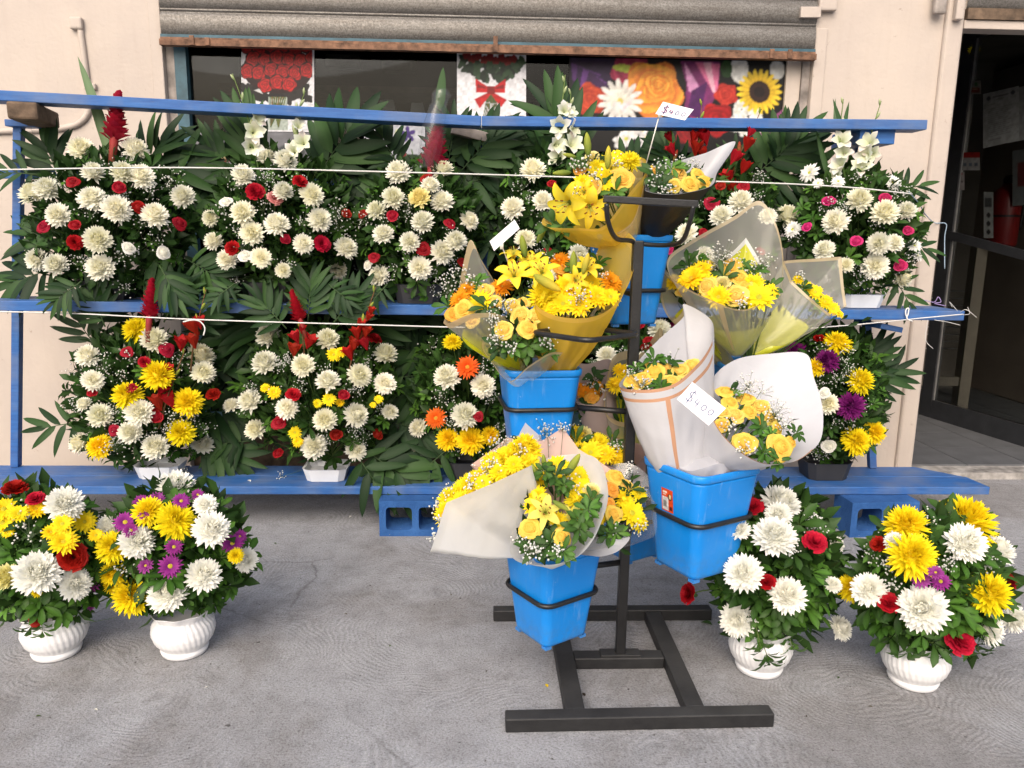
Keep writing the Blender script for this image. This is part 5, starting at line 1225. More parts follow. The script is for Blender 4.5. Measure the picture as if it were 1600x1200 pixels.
def bouquet(label, base, axis_px, flowers=(), lilies=(), buds=(), gyp=(), sprigs=(), seed=0, fol=60, leafY=0., focal=None):
    """base world point; flowers (kind, px, py, r, Y)"""
    random.seed(seed); e = empty('bouquet', base, label, 'bouquet', GBQ); base = Vector(base); focal = Vector(focal) if focal is not None else base
    stems = MB()
    def nrm(P, c=.9): return (P-focal).normalized()*.8+CAMN(P)*c+Vector((random.gauss(0, .15), random.gauss(0, .1), random.gauss(.1, .15)))
    for (kd, px, py, r, Y) in flowers:
        P = PY(px, py, Y); rm = r*px2m(P); n = nrm(P); put(e, kd, P-n.normalized()*rm*.25, rm, n); stems.tube(catmull([P-n.normalized()*rm*.4, P*.5+base*.5, base], 5, False), .003, 4, (.09, .16, .04), cap=False)
    for l in lilies:
        px, py, r, Y = l[:4]; kw = l[4] if len(l) > 4 else {}; P = PY(px, py, Y); n = kw.get('n') or nrm(P, .7); lily(e, P, r*px2m(P), Vector(n), kw.get('me'), kw.get('op', 1.))
        stems.tube([P-Vector(n).normalized()*r*px2m(P)*.5, base], .003, 4, (.12, .2, .05), cap=False)
    for (px, py, Lp, deg, Y, v) in buds:
        P = PY(px, py, Y); bud(e, P, Lp*px2m(P), imgdir(deg, .15), (BUDG, BUDY)[v])
    for (px, py, s, Y) in sprigs:
        P = PY(px, py, Y); obj('leaf_sprig', random.choice(SPR), e, P-base, facing(nrm(P, .8), random.uniform(0, 6)), s)
    if fol:
        pts, dirs, szs = [], [], []; src = [(f[1], f[2], f[4]) for f in flowers] + [(l[0], l[1], l[3]) for l in lilies]
        for k in range(fol):
            px, py, Y = random.choice(src); P = PY(px+random.gauss(0, 14), py+random.gauss(8, 12), Y+.03); P = P+(base-P)*random.uniform(.04, .3)
            pts.append(np.array(P-base)); dirs.append((P-base).normalized()+Vector((random.gauss(0, .4), random.gauss(0, .4), random.gauss(0, .4)))); szs.append(random.uniform(.035, .06))
        o = obj('foliage', foliage_mesh(pts, dirs, szs, (.022, .055, .012)), e); o['kind'] = 'stuff'
    if stems.v: obj('stems', stems.mesh('stems', M['leaf']), e, -base)
    if gyp: o = obj('babys_breath', gyp_mesh([(PY(px, py, Y), R*px2m(PY(px, py, Y)), n) for px, py, R, n, Y in gyp], base), e, -base); o['kind'] = 'stuff'
    return e
def RM(*l): return [PY(*q) for q in l]
LP_PALE = lilymesh((.70, .62, .12), (.84, .74, .16))
def inb(bk, dx, dy, dz=-.03): return bk.location + Vector((dx, dy, .335*bk.scale.x+dz))
B1 = lambda *a: inb(bk1, *a); B2 = lambda *a: inb(bk2, *a); B3 = lambda *a: inb(bk3, *a)
B4 = lambda *a: inb(bk4, *a); B5 = lambda *a: inb(bk5, *a); B6 = lambda *a: inb(bk6, *a)
# 1 top left: yellow lilies
e = bouquet('bouquet of drooping yellow lilies in the highest bucket, left of the white paper cone', B4(-.02,-.03), 0,
    [('d',945,282,22,2.72),('d',955,252,20,2.8),('d',930,262,17,2.8),('u',973,277,23,2.7),('o',905,262,12,2.78),('d',910,285,20,2.7),('u',928,290,17,2.7),('Y',985,250,16,2.85),('z',925,246,12,2.85),('d',965,240,14,2.9)],
    [(886,318,46,2.62,dict(n=(-.6,-.65,-.25))),(922,324,42,2.64,dict(n=(.0,-.8,-.25))),(912,300,26,2.66),(955,262,22,2.76)],
    [(918,226,38,95,2.75,0),(878,270,30,185,2.68,0),(950,246,36,88,2.68,1),(890,243,22,170,2.72,0)],
    [(905,255,20,40,2.72),(930,275,18,26,2.68),(965,255,16,20,2.74),(900,300,12,14,2.64)], [(945,292,1,2.72),(960,300,.9,2.7),(880,352,1.1,2.72),(900,250,.8,2.78),(935,300,.9,2.74),(865,350,1,2.74)], 31, 50)
wrapper(e, B4(-.02,-.03), RM((848,352,2.72),(905,356,2.62),(945,352,2.6),(985,300,2.66),(1008,268,2.78),(1000,246,2.92),(930,262,3.02),(870,320,2.9)), M['film_yellow'], M['gold_yellow'], .07, .035, .02, seed=1)
wrapper(e, B4(.0,-.04), RM((940,365,2.74),(985,350,2.68),(1006,290,2.74),(1012,262,2.86),(985,250,2.96),(950,300,2.96)), M['film_grey'], M['gold'], .06, .03, .01, name='outer_film', seed=2)
# 2 top right: white inside, black outside
e = bouquet('pale yellow roses in a paper cone, white inside and black outside, atop the stand', B4(.06,-.03), 0,
    [('u',1055,288,17,2.76),('u',1080,285,17,2.76),('u',1103,282,16,2.78),('u',1062,268,14,2.83),('u',1040,282,13,2.79),('u',1092,270,14,2.85),('u',1020,265,12,2.85)], [], [],
    [(1030,268,22,46,2.78),(1040,292,16,30,2.72),(1085,258,14,28,2.88),(1060,252,16,22,2.9),(1022,285,14,18,2.76)], [(1050,262,.9,2.84),(1025,275,1,2.78),(1070,268,.8,2.86),(1105,290,.7,2.78),(1030,290,.8,2.75)], 32, 40)
wrapper(e, B4(.06,-.03), RM((1008,290,2.74),(1012,300,2.7),(1060,304,2.66),(1112,290,2.7),(1122,270,2.8),(1149,221,2.98),(1100,240,3.0),(1050,254,2.98),(1010,262,2.9)), M['paper_black'], None, .05, .03, .015, folds=.001, seed=3, lining=M['paper_white'], smoothrim=True)
# 3 left bucket: yellow film with lilies
e = bouquet('large bouquet of yellow lilies and daisies in yellow film in the left bucket', B2(.05,.0), 0,
    [('O',873,405,19,2.76),('Y',850,462,23,2.66),('d',886,446,24,2.66),('d',880,472,24,2.62),('d',936,461,25,2.62),('O',957,438,24,2.66),('d',905,475,22,2.60),('d',925,440,20,2.70),('O',880,430,14,2.74),('o',876,418,12,2.74),('Y',912,455,18,2.66),('d',955,462,18,2.62),('d',862,480,18,2.62)],
    [(846,424,36,2.68),(803,428,40,2.70),(918,418,30,2.68),(802,398,26,2.76,dict(n=(0,-.3,1))),(832,410,30,2.76),(900,438,28,2.64,dict(n=(.1,-.8,.1)))],
    [(818,385,36,100,2.76,0),(846,366,30,62,2.76,0),(896,412,40,90,2.68,0),(855,442,50,-32,2.60,1),(915,412,34,75,2.64,1)],
    [(905,462,20,40,2.58),(860,400,14,16,2.76),(946,430,12,14,2.66),(920,400,16,18,2.74)], [(855,395,.8,2.78),(900,420,.9,2.74),(935,410,.8,2.74),(870,455,.8,2.68)], 33, 40)
wrapper(e, B2(.06,-.03), RM((836,468,2.62),(858,490,2.56),(905,497,2.52),(950,484,2.53),(984,440,2.60),(994,378,2.70),(948,356,2.82),(930,420,2.9),(870,440,2.92)), M['film_yellow'], M['gold_yellow'], .05, .045, .02, folds=.006, seed=4)
# 4 left: grey film peak with orange blooms
e = bouquet('bouquet of orange blooms in clouded film leaning out left of the left bucket', B2(-.06,.04), 0,
    [('O',716,466,20,2.70),('O',727,452,18,2.74),('o',708,488,17,2.68),('u',722,482,18,2.66),('d',748,470,22,2.70),('u',770,470,20,2.70),('O',785,445,22,2.76),('u',757,452,17,2.74),('u',735,500,16,2.66)], [], [],
    [(700,450,24,44,2.74),(735,440,20,30,2.74),(712,425,18,22,2.78),(770,495,20,34,2.6)], [(700,478,1,2.74),(760,480,.9,2.66),(745,440,.8,2.78)], 34, 40)
wrapper(e, B2(-.06,.04), RM((693,506,2.66),(712,466,2.80),(732,378,2.92),(752,405,2.9),(778,452,2.82),(792,492,2.7),(768,490,2.6),(735,492,2.58)), M['film_grey'], M['gold'], .05, .03, .02, seed=5)
wrapper(e, B2(-.06,.05), RM((722,528,2.66),(740,500,2.78),(790,500,2.76),(800,540,2.64),(760,556,2.6)), M['lime'], None, .05, .02, .0, name='lining', seed=6)
# 5 left front: small roses over the bucket edge
e = bouquet('small bouquet of yellow roses in frosted film drooping over the front of the left bucket', B2(-.03,-.06), 0,
    [('u',785,513,20,2.56),('u',812,490,21,2.60),('u',826,512,20,2.56),('u',800,474,17,2.64),('u',835,492,18,2.60),('u',816,470,14,2.66)], [], [],
    [(775,530,16,40,2.54),(790,475,18,30,2.6),(855,530,18,36,2.56),(800,545,14,22,2.54),(770,500,12,18,2.56)], [(800,540,1,2.58),(825,540,1,2.58),(845,525,.9,2.6),(780,540,.9,2.58),(858,545,.9,2.6)], 35, 60)
wrapper(e, B2(-.03,-.05), RM((752,538,2.64),(768,566,2.58),(797,597,2.55),(828,572,2.55),(858,552,2.56),(884,548,2.62),(880,520,2.72),(830,508,2.8),(775,510,2.76)), M['film_grey'], M['gold'], .07, .04, .01, seed=7)
# 6 right-back bucket: big grey film bouquet
e = bouquet('big bouquet of daisies and roses in a tall grey film cone, right of the pole', B5(-.02,-.03), 0,
    [('d',1078,432,25,2.80),('d',1105,444,22,2.78),('d',1122,463,21,2.72),('d',1186,462,27,2.72),('d',1176,442,20,2.78),('u',1150,460,22,2.72),('u',1156,432,18,2.80),('u',1142,414,17,2.86),('u',1104,446,18,2.76),('z',1127,444,14,2.76),('d',1095,420,18,2.84),('u',1165,445,15,2.78),('d',1205,455,16,2.78),('u',1105,412,14,2.88)], [], [],
    [(1130,400,26,70,2.86),(1186,412,26,66,2.82),(1160,475,16,30,2.68),(1112,410,18,30,2.86),(1150,410,16,26,2.86)], [(1130,432,.9,2.8),(1178,425,.9,2.82),(1075,415,.9,2.86),(1205,448,.9,2.8),(1090,408,.8,2.9),(1160,415,.8,2.86)], 36, 60)
wrapper(e, PY(1152, 556, 2.90), RM((1047,432,2.84),(1047,398,2.92),(1105,362,3.02),(1150,335,3.06),(1188,313,3.08),(1214,352,3.04),(1225,410,2.94),(1218,455,2.82),(1185,476,2.70),(1155,483,2.66),(1105,466,2.68),(1066,447,2.76)), M['film_grey'], M['gold'], .035, .018, .022, folds=.002, seed=8, rows=34, vstripe=(.79, .015, .12, 1.))
wrapper(e, PY(1152, 553, 2.905), RM((1098,503,2.86),(1120,492,2.96),(1160,490,3.0),(1192,500,2.94),(1196,508,2.84),(1155,517,2.765),(1120,513,2.80)), M['lime'], None, .05, .014, .006, name='lining', seed=9, folds=.001)
wrapper(e, PY(1150, 520, 2.96), RM((1112,440,2.93),(1130,408,2.98),(1166,371,3.03),(1186,405,2.99),(1195,445,2.93),(1160,440,2.97)), M['lime'], M['goldpale'], .05, .02, .0, name='lining', seed=29, folds=.001, smoothrim=False)
e = bouquet('bouquet of small yellow mums in grey film with lime lining, far right of the buckets', B5(.06,.05), 0,
    [('d',1275,455,14,2.98),('d',1290,470,15,2.96),('d',1303,482,13,2.94),('d',1248,436,10,3.0),('d',1262,446,11,3.0),('d',1313,490,9,2.94)], [], [], [(1250,432,14,22,3.0)], [(1256,448,.7,2.98),(1282,476,.7,2.96)], 37, 24)
wrapper(e, PY(1172, 556, 2.98), RM((1224,408,3.08),(1270,404,3.12),(1314,402,3.14),(1322,478,3.0),(1300,492,2.9),(1268,466,2.88),(1236,438,2.92)), M['film_grey'], M['gold'], .04, .02, .02, folds=.002, seed=10, smoothrim=False)
wrapper(e, PY(1172, 556, 2.975), RM((1190,520,2.99),(1215,478,3.04),(1242,496,3.02),(1262,512,2.97),(1235,535,2.93),(1205,540,2.93)), M['lime'], None, .05, .018, .006, name='lining', seed=11, folds=.001)
e = bouquet('tan film cone half hidden between the highest bucket and the big grey film bouquet', B5(-.08,.05), 0, [('Y',1052,440,12,3.0),('u',1062,455,10,2.98)], [], [], [], [], 38, 10)
wrapper(e, B5(-.08,.05), RM((1017,390,3.02),(1032,420,3.0),(1060,445,2.95),(1075,470,2.92),(1050,500,2.92),(1030,460,2.96)), M['film_tan'], M['gold'], .06, .03, .01, seed=12)
wrapper(e, B5(-.08,.055), RM((1052,500,2.98),(1075,480,3.0),(1100,520,2.92),(1070,520,2.92)), M['lime'], None, .05, .02, .0, name='lining', seed=13)
# 8 and 9: white paper
e = bouquet('pale yellow roses in tall white paper with brown stripes, left in the right bucket', B3(-.06,.0), 0,
    [('u',985,592,15,2.50),('u',1003,588,17,2.50),('u',1022,578,20,2.52),('u',1048,592,18,2.48),('u',1062,576,18,2.52),('u',1080,568,18,2.54),('u',1010,570,14,2.56),('u',1040,572,14,2.56),('u',998,598,13,2.48)], [], [],
    [(1000,598,20,40,2.45),(1050,560,26,20,2.6),(1020,562,18,16,2.6),(985,580,14,16,2.5)], [(1032,602,.8,2.46),(1022,560,.8,2.56),(995,575,.7,2.54),(1045,568,.7,2.56)], 39, 40)
wrapper(e, B3(-.045,.02,-.10), RM((969,603,2.50),(985,578,2.62),(1035,525,2.70),(1068,496,2.76),(1070,475,2.80),(1112,500,2.72),(1110,540,2.60),(1080,578,2.48),(1045,602,2.42),(1000,610,2.43)), M['paper_white'], M['stripe'], .05, .07, .022, folds=.0015, seed=14, stripe=((28, 29), (31, 32)), rows=32, N=110, arc=(.58, 1), vstripe=(.80, .018, .1, .87))
e = bouquet('wide bouquet of yellow roses in white paper opening to the right, in the right bucket', B3(.03,-.02), 0,
    [('u',1165,690,24,2.34),('u',1223,697,26,2.34),('u',1142,625,18,2.52),('u',1165,618,17,2.56),('u',1188,632,19,2.54),('u',1150,645,18,2.48),('u',1172,640,18,2.50),('u',1205,650,17,2.48),('u',1130,640,16,2.48),('u',1218,668,15,2.44),('u',1135,608,16,2.56),('u',1128,662,14,2.42),('o',1190,655,14,2.5),('u',1240,690,14,2.4)], [], [],
    [(1168,602,22,60,2.56),(1210,645,24,66,2.46),(1140,665,16,30,2.38),(1225,665,16,34,2.42),(1165,700,18,30,2.28),(1190,610,18,26,2.58)], [(1190,668,.8,2.40),(1205,680,.7,2.38),(1195,706,.75,2.34),(1150,612,.6,2.56),(1246,676,.6,2.42),(1215,718,.7,2.33)], 40, 60)
wrapper(e, B3(.02,.005,-.02), RM((1112,648,2.46),(1112,595,2.62),(1148,562,2.70),(1205,552,2.74),(1258,552,2.74),(1272,590,2.68),(1285,640,2.58),(1280,690,2.46),(1248,718,2.36),(1195,724,2.28),(1150,700,2.30)), M['paper_white'], M['stripe'], .035, .06, .008, folds=.003, seed=15, rows=34, stripe=((33, 34),), arc=(.66, 1), N=90)
c_ = B3(.03, -.02, -.16); up3 = B3(0, 0, .012)
rim3 = []
for k in range(14):
    a = 2*PI*k/14; q_ = Matrix.Rotation(math.radians(28), 3, 'Z') @ Vector((max(-.118, min(.118, .15*math.cos(a))), max(-.118, min(.118, .15*math.sin(a))), 0)); rim3.append(up3+q_+Vector((0, 0, .018*math.sin(3*a+1)+.006*math.sin(7*a))))
wrapper(e, c_, rim3, M['paper_white'], None, .05, .05, .0, name='paper_collar', seed=33, folds=.006, crease=1.2)
m_ = MB(); rr_ = [B3(0, 0, .004)+(p-up3)*.97 for p in rim3]; ctr_ = m_.vert(B3(0, 0, .03)-e.location)
mid_ = [m_.vert(B3(0, 0, .02)+(p-up3)*.5+Vector((0, 0, random.uniform(-.018, .018)))-e.location) for p in rim3]; out_ = [m_.vert(p-e.location) for p in rr_]
for k in range(14):
    j = (k+1) % 14; m_.face(ctr_, mid_[k], mid_[j]); m_.face(mid_[k], out_[k], out_[j], mid_[j])
obj('crumpled_paper', m_.mesh('crumpled_paper', M['paper_white']), e)
# 10-14: lowest bucket
yl = [(700+i*12.2+random.uniform(-4, 4), 803-i*8.0+random.uniform(-5, 5)) for i in range(11)]
fl10 = []
random.seed(77)
for i, (x, y) in enumerate(yl):
    fl10.append(('d' if i % 2 else 'Y', x, y, 22, 2.33+.008*i)); fl10.append(('Y', x+4, y-22, 21, 2.39+.007*i))
    if i % 2 and i > 3: fl10.append(('d', x-10, y-8, 19, 2.32))
    if i > 4: fl10.append(('Y', x-2, y-32, 17, 2.46))
e = bouquet('bouquet massed with yellow daisies in frosted white film, lowest on the left', B1(-.06,-.01), 0, fl10, [], [],
    [(765,728,26,60,2.35),(735,755,20,36,2.32),(690,815,18,40,2.29),(700,770,18,22,2.40),(685,790,16,24,2.38),(680,840,12,16,2.30),(812,706,14,18,2.42)], [], 41, 60)
wrapper(e, B1(-.06,-.01), RM((671,862,2.15),(684,828,2.19),(698,786,2.24),(762,758,2.25),(830,727,2.27),(834,738,2.48),(775,752,2.52),(705,800,2.50)), M['film_white'], M['goldpale'], .06, .03, .012, folds=.003, seed=16, smoothrim=False, N=84)
e = bouquet('yellow lily, roses and daisies in frosted white film, front of the lowest bucket', B1(.0,-.05), 0,
    [('u',827,824,20,2.18),('u',878,838,19,2.16),('d',838,772,20,2.30),('d',880,735,24,2.42),('d',912,762,26,2.34),('c',926,770,16,2.32),('d',868,726,20,2.44),('d',905,742,22,2.40),('d',846,745,18,2.40),('Y',900,778,18,2.30),('d',872,812,16,2.22),('d',832,790,18,2.26)],
    [(852,800,36,2.20,dict(me=LP_PALE,n=(-.1,-.75,.55))),(896,808,30,2.24,dict(me=LP_PALE)),(840,786,26,2.26)],
    [(895,726,42,58,2.34,0),(836,738,30,110,2.36,0),(876,790,30,-30,2.18,0),(850,722,26,95,2.42,0)],
    [(832,860,26,66,2.14),(815,842,16,30,2.2),(890,745,14,14,2.34),(870,858,14,24,2.12),(900,765,12,12,2.3)], [(918,795,.95,2.2),(908,812,.85,2.18),(926,780,.8,2.26),(850,735,.8,2.34),(868,742,.8,2.32),(840,852,1,2.18),(860,850,1,2.16),(880,862,.8,2.14),(825,845,.9,2.2),(905,826,.8,2.16),(882,756,.7,2.3)], 42, 70)
wrapper(e, B1(.0,-.05), RM((799,866,2.20),(850,884,2.10),(905,868,2.09),(938,820,2.14),(950,768,2.24),(930,716,2.38),(880,712,2.5),(828,730,2.44),(812,800,2.3)), M['film_white'], M['goldpale'], .05, .03, .015, folds=.003, seed=17, curl=.02)
e = bouquet('bouquet of apricot roses and yellow daisies in clear film, right side of the lowest bucket', B1(.07,.02), 0,
    [('u',965,742,18,2.46),('u',982,756,14,2.46),('o',958,762,15,2.42),('o',952,785,16,2.38),('u',961,802,19,2.34),('d',1000,770,16,2.44),('d',990,800,25,2.38),('d',1000,816,18,2.38),('d',938,808,14,2.36),('Y',975,780,15,2.42)], [], [],
    [(1000,820,18,30,2.36),(985,735,18,22,2.48),(960,825,14,18,2.32)], [(950,835,.8,2.3),(962,832,.75,2.3),(985,765,.7,2.44)], 43, 50)
wrapper(e, B1(.07,.02), RM((940,850,2.26),(985,848,2.28),(1022,836,2.38),(1024,790,2.48),(1018,750,2.54),(985,725,2.6),(945,735,2.58),(935,800,2.4)), M['film_clear'], M['film_clear'], .05, .03, .015, seed=18)
wrapper(e, B1(.06,.01), RM((928,868,2.27),(962,862,2.23),(984,842,2.27),(968,838,2.36),(930,850,2.40)), M['paper_white'], None, .05, .02, .01, name='paper_collar', seed=19)
e = bouquet('bouquet with a pale pink paper collar standing behind the frosted bouquets in the lowest bucket', B1(.01,.06), 0,
    [('Y',790,712,18,2.44),('Y',815,708,18,2.46),('d',770,722,18,2.42)], [], [], [(780,705,26,40,2.5),(855,672,22,46,2.64),(880,668,14,24,2.64),(800,700,20,24,2.5),(770,690,16,14,2.55)], [], 44, 20)
wrapper(e, B1(.01,.06), RM((735,728,2.50),(792,684,2.60),(845,690,2.64),(880,668,2.66),(905,702,2.64),(962,738,2.56),(930,790,2.44),(850,740,2.42),(790,735,2.42)), M['paper_pink'], None, .05, .03, .01, seed=20, smoothrim=False, folds=.002)
wrapper(e, B1(.01,.07), RM((800,700,2.6),(821,660,2.68),(845,672,2.7),(840,705,2.62)), M['paper_white'], None, .05, .02, .0, name='paper_collar', seed=21, smoothrim=False, folds=.001)
e = bouquet('bouquet of greenish yellow mums in pink paper behind the pole', B6(-.02,-.05), 0,
    [('Y',905,704,16,2.72),('d',922,706,20,2.68),('d',945,708,21,2.68),('Y',962,712,15,2.70),('Y',895,680,15,2.78),('c',912,678,14,2.8),('Y',935,692,16,2.74),('d',880,690,12,2.76),('Y',885,700,14,2.74)], [], [], [(960,698,18,36,2.7),(900,672,16,20,2.8),(925,690,14,14,2.74)], [(900,690,.9,2.74),(955,690,.8,2.76),(965,704,.7,2.72)], 45, 50)
wrapper(e, B6(-.02,-.05), RM((885,715,2.7),(935,725,2.6),(985,732,2.62),(1010,702,2.74),(985,690,2.86),(920,680,2.9)), M['paper_pink'], None, .05, .03, .01, seed=22)
e = bouquet('bouquet of orange flowers in mauve paper, low behind the left bucket', B6(-.08,.04), 0, [('O',915,612,16,3.0),('O',932,604,14,3.0),('o',925,620,12,2.96),('O',940,615,12,3.0),('O',905,605,12,3.02)], [], [], [(938,612,14,24,2.96),(920,600,12,14,3.0)], [(928,588,.9,3.02),(912,632,.8,2.96)], 46, 30)
wrapper(e, B6(-.08,.04), RM((898,622,2.94),(930,632,2.92),(948,600,2.98),(955,562,3.08),(920,568,3.12),(898,572,3.1)), M['paper_mauve'], None, .05, .04, .01, seed=23, folds=.001)
e = bouquet('bouquet of yellow mums in olive film, low behind the pole', B6(.0,.04), 0, [('d',968,576,14,3.0),('Y',978,590,14,2.98),('d',985,572,12,3.02),('Y',962,600,14,2.96)], [], [], [(990,575,12,20,2.98)], [(985,600,.8,2.98)], 47, 24)
wrapper(e, B6(.0,.04), RM((945,640,2.92),(952,570,3.02),(975,548,3.1),(1002,560,3.08),(1006,640,2.94),(980,660,2.9)), M['film_grey'], M['gold'], .05, .04, .01, seed=24)
wrapper(e, B6(.0,.035), RM((950,675,2.94),(965,620,3.06),(1000,625,3.04),(1003,670,2.94)), M['lime'], None, .05, .03, .0, name='lining', seed=25)
e = bouquet('dark tissue cone peeping out right of the pole above the white striped paper', B6(.06,.03), 0, [('r',1010,540,10,3.0),('W',1000,600,9,2.95)], [], [], [(1012,545,10,14,2.95)], [(1018,560,.8,2.96)], 48, 14)
wrapper(e, B6(.06,.03), RM((985,570,2.94),(1008,545,3.0),(1030,512,3.08),(1035,530,3.04),(1020,575,2.96)), M['film_tan'], M['gold'], .05, .03, .0, seed=26)

# ------------------------------------------------------------------ price cards on sticks
def ribbon(m_, pts, O, X, Y_, wd, N):
    for a, b in zip(pts, pts[1:]):
        A = O+X*a[0]+Y_*a[1]; B_ = O+X*b[0]+Y_*b[1]; d = (B_-A); 
        if d.length < 1e-7: continue
        s = d.normalized().cross(N)*wd*.5; e2 = d.normalized()*wd*.3
        m_.face(*[m_.vert(q) for q in (A-s-e2, B_-s+e2, B_+s+e2, A+s-e2)])
GLY = {'$': [[(.8, .82), (.5, .95), (.15, .8), (.2, .6), (.7, .42), (.8, .22), (.5, .05), (.1, .16)], [(.42, 1.12), (.5, -.12)]],
       '4': [[(.2, .95), (.1, .45), (.8, .45)], [(.65, .9), (.62, .02)]],
       '0': [[(.5, .9), (.2, .75), (.12, .4), (.3, .1), (.6, .1), (.85, .4), (.8, .75), (.5, .9)]]}
def card(name, label, corners, Y, stick, text=None, ink='ink'):
    TL, TR, BR, BL = [PY(x, y, Y) for x, y in corners]; org = (TL+TR+BR+BL)/4
    e = empty(name, org, label, 'price card'); X = TR-TL; D = BL-TL; N = X.cross(D).normalized(); N = N if N.dot(CAM-org) > 0 else -N
    m_ = MB(); q = [TL, TR, BR, BL]; fr = [m_.vert(p-org+N*.0006) for p in q]; bk = [m_.vert(p-org-N*.0006) for p in q]
    m_.face(*fr); m_.face(*bk[::-1])
    for k in range(4): m_.face(fr[k], bk[k], bk[(k+1) % 4], fr[(k+1) % 4])
    obj('card', m_.mesh('card', M['card'], False), e)
    if stick:
        a = PY(stick[0], stick[1], Y+.004)-org; b = PY(stick[2], stick[3], Y+.05)-org; m_ = MB(); m_.tube([a-N*.004, b], .0022, 5); m_.box(tuple(a-Vector((.006, .003, .012))), tuple(a+Vector((.006, .003, .012)))); obj('stick', m_.mesh('stick', M['wire']), e)
    if text:
        m_ = MB(); m2 = MB()
        for i, ch in enumerate(text):
            x0 = .10+.215*i if i == 0 else .14+.195*i; 
            for st in GLY[ch]:
                pts = [(x0+.17*px_*(1.25 if i == 0 else .85), .80-.55*py_*(1.0 if i == 0 else .62)-(.03*i)) for px_, py_ in st]
                ribbon(m_, pts, TL-org+N*.0016, X, D, .0022, N)
                if i < 2: ribbon(m2, [(x+.02, y-.012) for x, y in pts], TL-org+N*.0012, X, D, .0016, N)
        obj('price', m_.mesh('price', M['ink'], False), e)
        if ink == 'red': obj('price_shadow', m2.mesh('price_shadow', M['inkred'], False), e)
card('price_card', 'white card reading $ 400 on a tall stick above the highest bucket', [(1036, 159), (1084, 171), (1070, 188), (1024, 178)], 2.78, (1031, 178, 1008, 262), '$400', 'red')
card('price_card', 'blank backed white card clipped above the yellow lilies, near the third arrangement', [(765, 377), (804, 343), (812, 357), (772, 392)], 2.74, (784, 384, 800, 425))
card('price_card', 'white card reading $ 400 in front of the two white paper bouquets', [(1082, 597), (1134, 638), (1107, 665), (1058, 624)], 2.26, None, '$400')

# ------------------------------------------------------------------ twine
def twine(pts, label, mat='string', r=.0032, n=60, name='twine'):
    m_ = MB(); m_.tube(catmull([PY(*q) for q in pts], n, False), r, 5); o = obj(name, m_.mesh(name, M[mat])); return tag(o, label, 'twine')
twine([(-30, 263, 3.86), (0, 265, 3.86), (300, 262, 3.82), (700, 271, 3.80), (960, 279, 3.80), (1200, 286, 3.82), (1330, 293, 3.84), (1425, 303, 3.95)], 'white twine stretched across the upper row of arrangements', r=.0036, n=90)
twine([(0, 487, 4.0), (120, 490, 3.98), (300, 499, 3.84), (560, 507, 3.82), (700, 511, 3.84), (830, 514, 3.9)], 'white twine stretched across the lower row of arrangements on the left', r=.0034, n=80)
twine([(1180, 522, 3.9), (1268, 513, 3.86), (1340, 507, 3.94), (1412, 500, 4.03), (1440, 497, 4.03), (1505, 491, 4.03)], 'white twine tied round the right end of the middle plank', r=.003, n=50)
twine([(1418, 499, 4.03), (1415, 490, 4.035), (1416, 483, 4.05), (1420, 482, 4.05), (1419, 490, 4.035), (1417, 498, 4.03), (1426, 502, 4.03)], 'knot of twine on the front of the middle plank at the right', r=.0035, n=40)
twine([(286, 503, 3.83), (300, 500, 3.83), (312, 502, 3.82), (320, 512, 3.82), (318, 524, 3.82)], 'loose white knot end hanging from the lower twine by the red gladiolus', r=.0036, n=24)
twine([(1420, 300, 3.95), (1436, 318, 4.2), (1446, 335, 4.5), (1460, 348, 4.88), (1478, 350, 4.9), (1476, 372, 4.91), (1476, 420, 4.91)], 'blue twine tied from the right arrangement round the door pilaster', 'bluestring', .003)
for i, (pts) in enumerate((([(1500, 488, 4.03), (1510, 484, 4.0), (1526, 496, 4.0)]), ([(1505, 492, 4.03), (1515, 490, 4.02), (1512, 480, 4.03)]), ([(1460, 500, 4.02), (1480, 503, 4.0), (1500, 508, 4.0)]), ([(1450, 500, 4.02), (1446, 530, 4.02), (1458, 545, 4.02)]), ([(1488, 480, 4.05), (1484, 472, 4.05), (1496, 486, 4.02)]))):
    twine(pts, ['frayed twine end at the tip of the middle plank', 'short frayed strand curling up at the plank tip', 'loose strand under the plank tip', 'thin strand hanging below the middle plank by the pilaster', 'pale strand standing up behind the plank tip'][i], 'string', .0014, 14)
twine([(1430, 466, 4.9), (1448, 470, 4.88), (1460, 472, 4.88), (1466, 464, 4.87), (1470, 472, 4.87), (1460, 474, 4.87), (1478, 478, 4.88)], 'purple ribbon bow tied round the door pilaster', 'purple', .0025, 30)

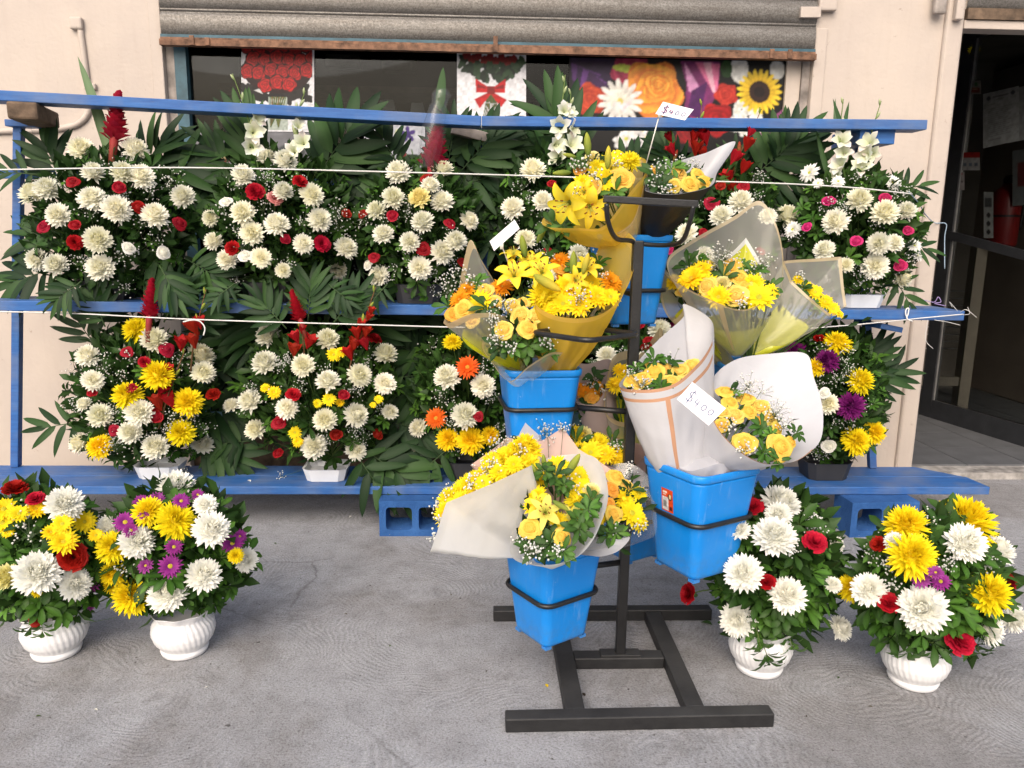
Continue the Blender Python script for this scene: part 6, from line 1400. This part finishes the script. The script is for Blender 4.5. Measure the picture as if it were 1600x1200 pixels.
# ------------------------------------------------------------------ fallen bits
def bit(px, py, Z, kind, s, label, Y=None):
    P = PZ(px, py, Z); m_ = MB(); c = {'w': (.8, .8, .76), 'y': (.8, .55, .02), 'b': (.05, .04, .03), 'g': (.05, .1, .03)}[kind]
    petal(m_, random.uniform(0, 6), -.5*s, .003, .3, -.3, s, s*.6, 4, .4, 'obov', c, c); o = obj('fallen_petal', m_.mesh('fallen_petal', M['petal']), None, P); tag(o, label, 'petal', 'fallen petals and leaf bits')
random.seed(31)
for k, (px, py) in enumerate(((470, 905), (610, 1010), (322, 1075), (705, 930), (1260, 1120), (1310, 1060), (150, 1110), (540, 960), (1120, 1000), (430, 850), (240, 850), (1360, 1105), (760, 1050), (60, 1120))):
    P = PZ(px, py, 0); m_ = MB(); c = ((.05, .04, .025), (.06, .10, .03), (.7, .68, .6), (.10, .08, .05))[k % 4]; sz = random.uniform(.010, .024)
    petal(m_, random.uniform(0, 6), -.5*sz, .003, .25, -.2, sz, sz*.5, 4, .4, 'obov', c, c); tag(obj('fallen_leaf_bit', m_.mesh('fallen_leaf_bit', M['petal']), None, P), ['brown scrap on the concrete below the left cinder block', 'green scrap on the open concrete in front of the left pots', 'pale scrap on the concrete right of the left pots', 'brown bit on the concrete left of the lowest bucket',
        'brown scrap on the concrete in front of the leafy right pot', 'green scrap between the two right pots', 'pale scrap near the bottom left corner of the pavement', 'brown scrap on the concrete halfway between pots and stand',
        'brown scrap just right of the back base bar', 'green scrap right of the purple daisy arrangement', 'pale scrap behind the purple daisy arrangement', 'brown scrap in front of the rightmost pot', 'dark scrap left of the stand base', 'green scrap at the far bottom left of the pavement'][k], 'leaf bit', 'tiny scraps on the pavement')
bit(389, 752, zt, 'w', .03, 'white petal lying on the bottom plank left of the white tray')
bit(854, 1072, 0, 'y', .02, 'yellow petal on the pavement left of the stand base')
bit(1322, 745, zt, 'w', .02, 'pale petal on the bottom plank near the right post')
bit(548, 808, 0, 'w', .03, 'pale scrap on the pavement left of the cinder block')
bit(912, 1086, 0, 'b', .02, 'dark leaf bit beside the stand base bar')
bit(1104, 975, 0, 'g', .05, 'dry brown leaf bit near the right pot')
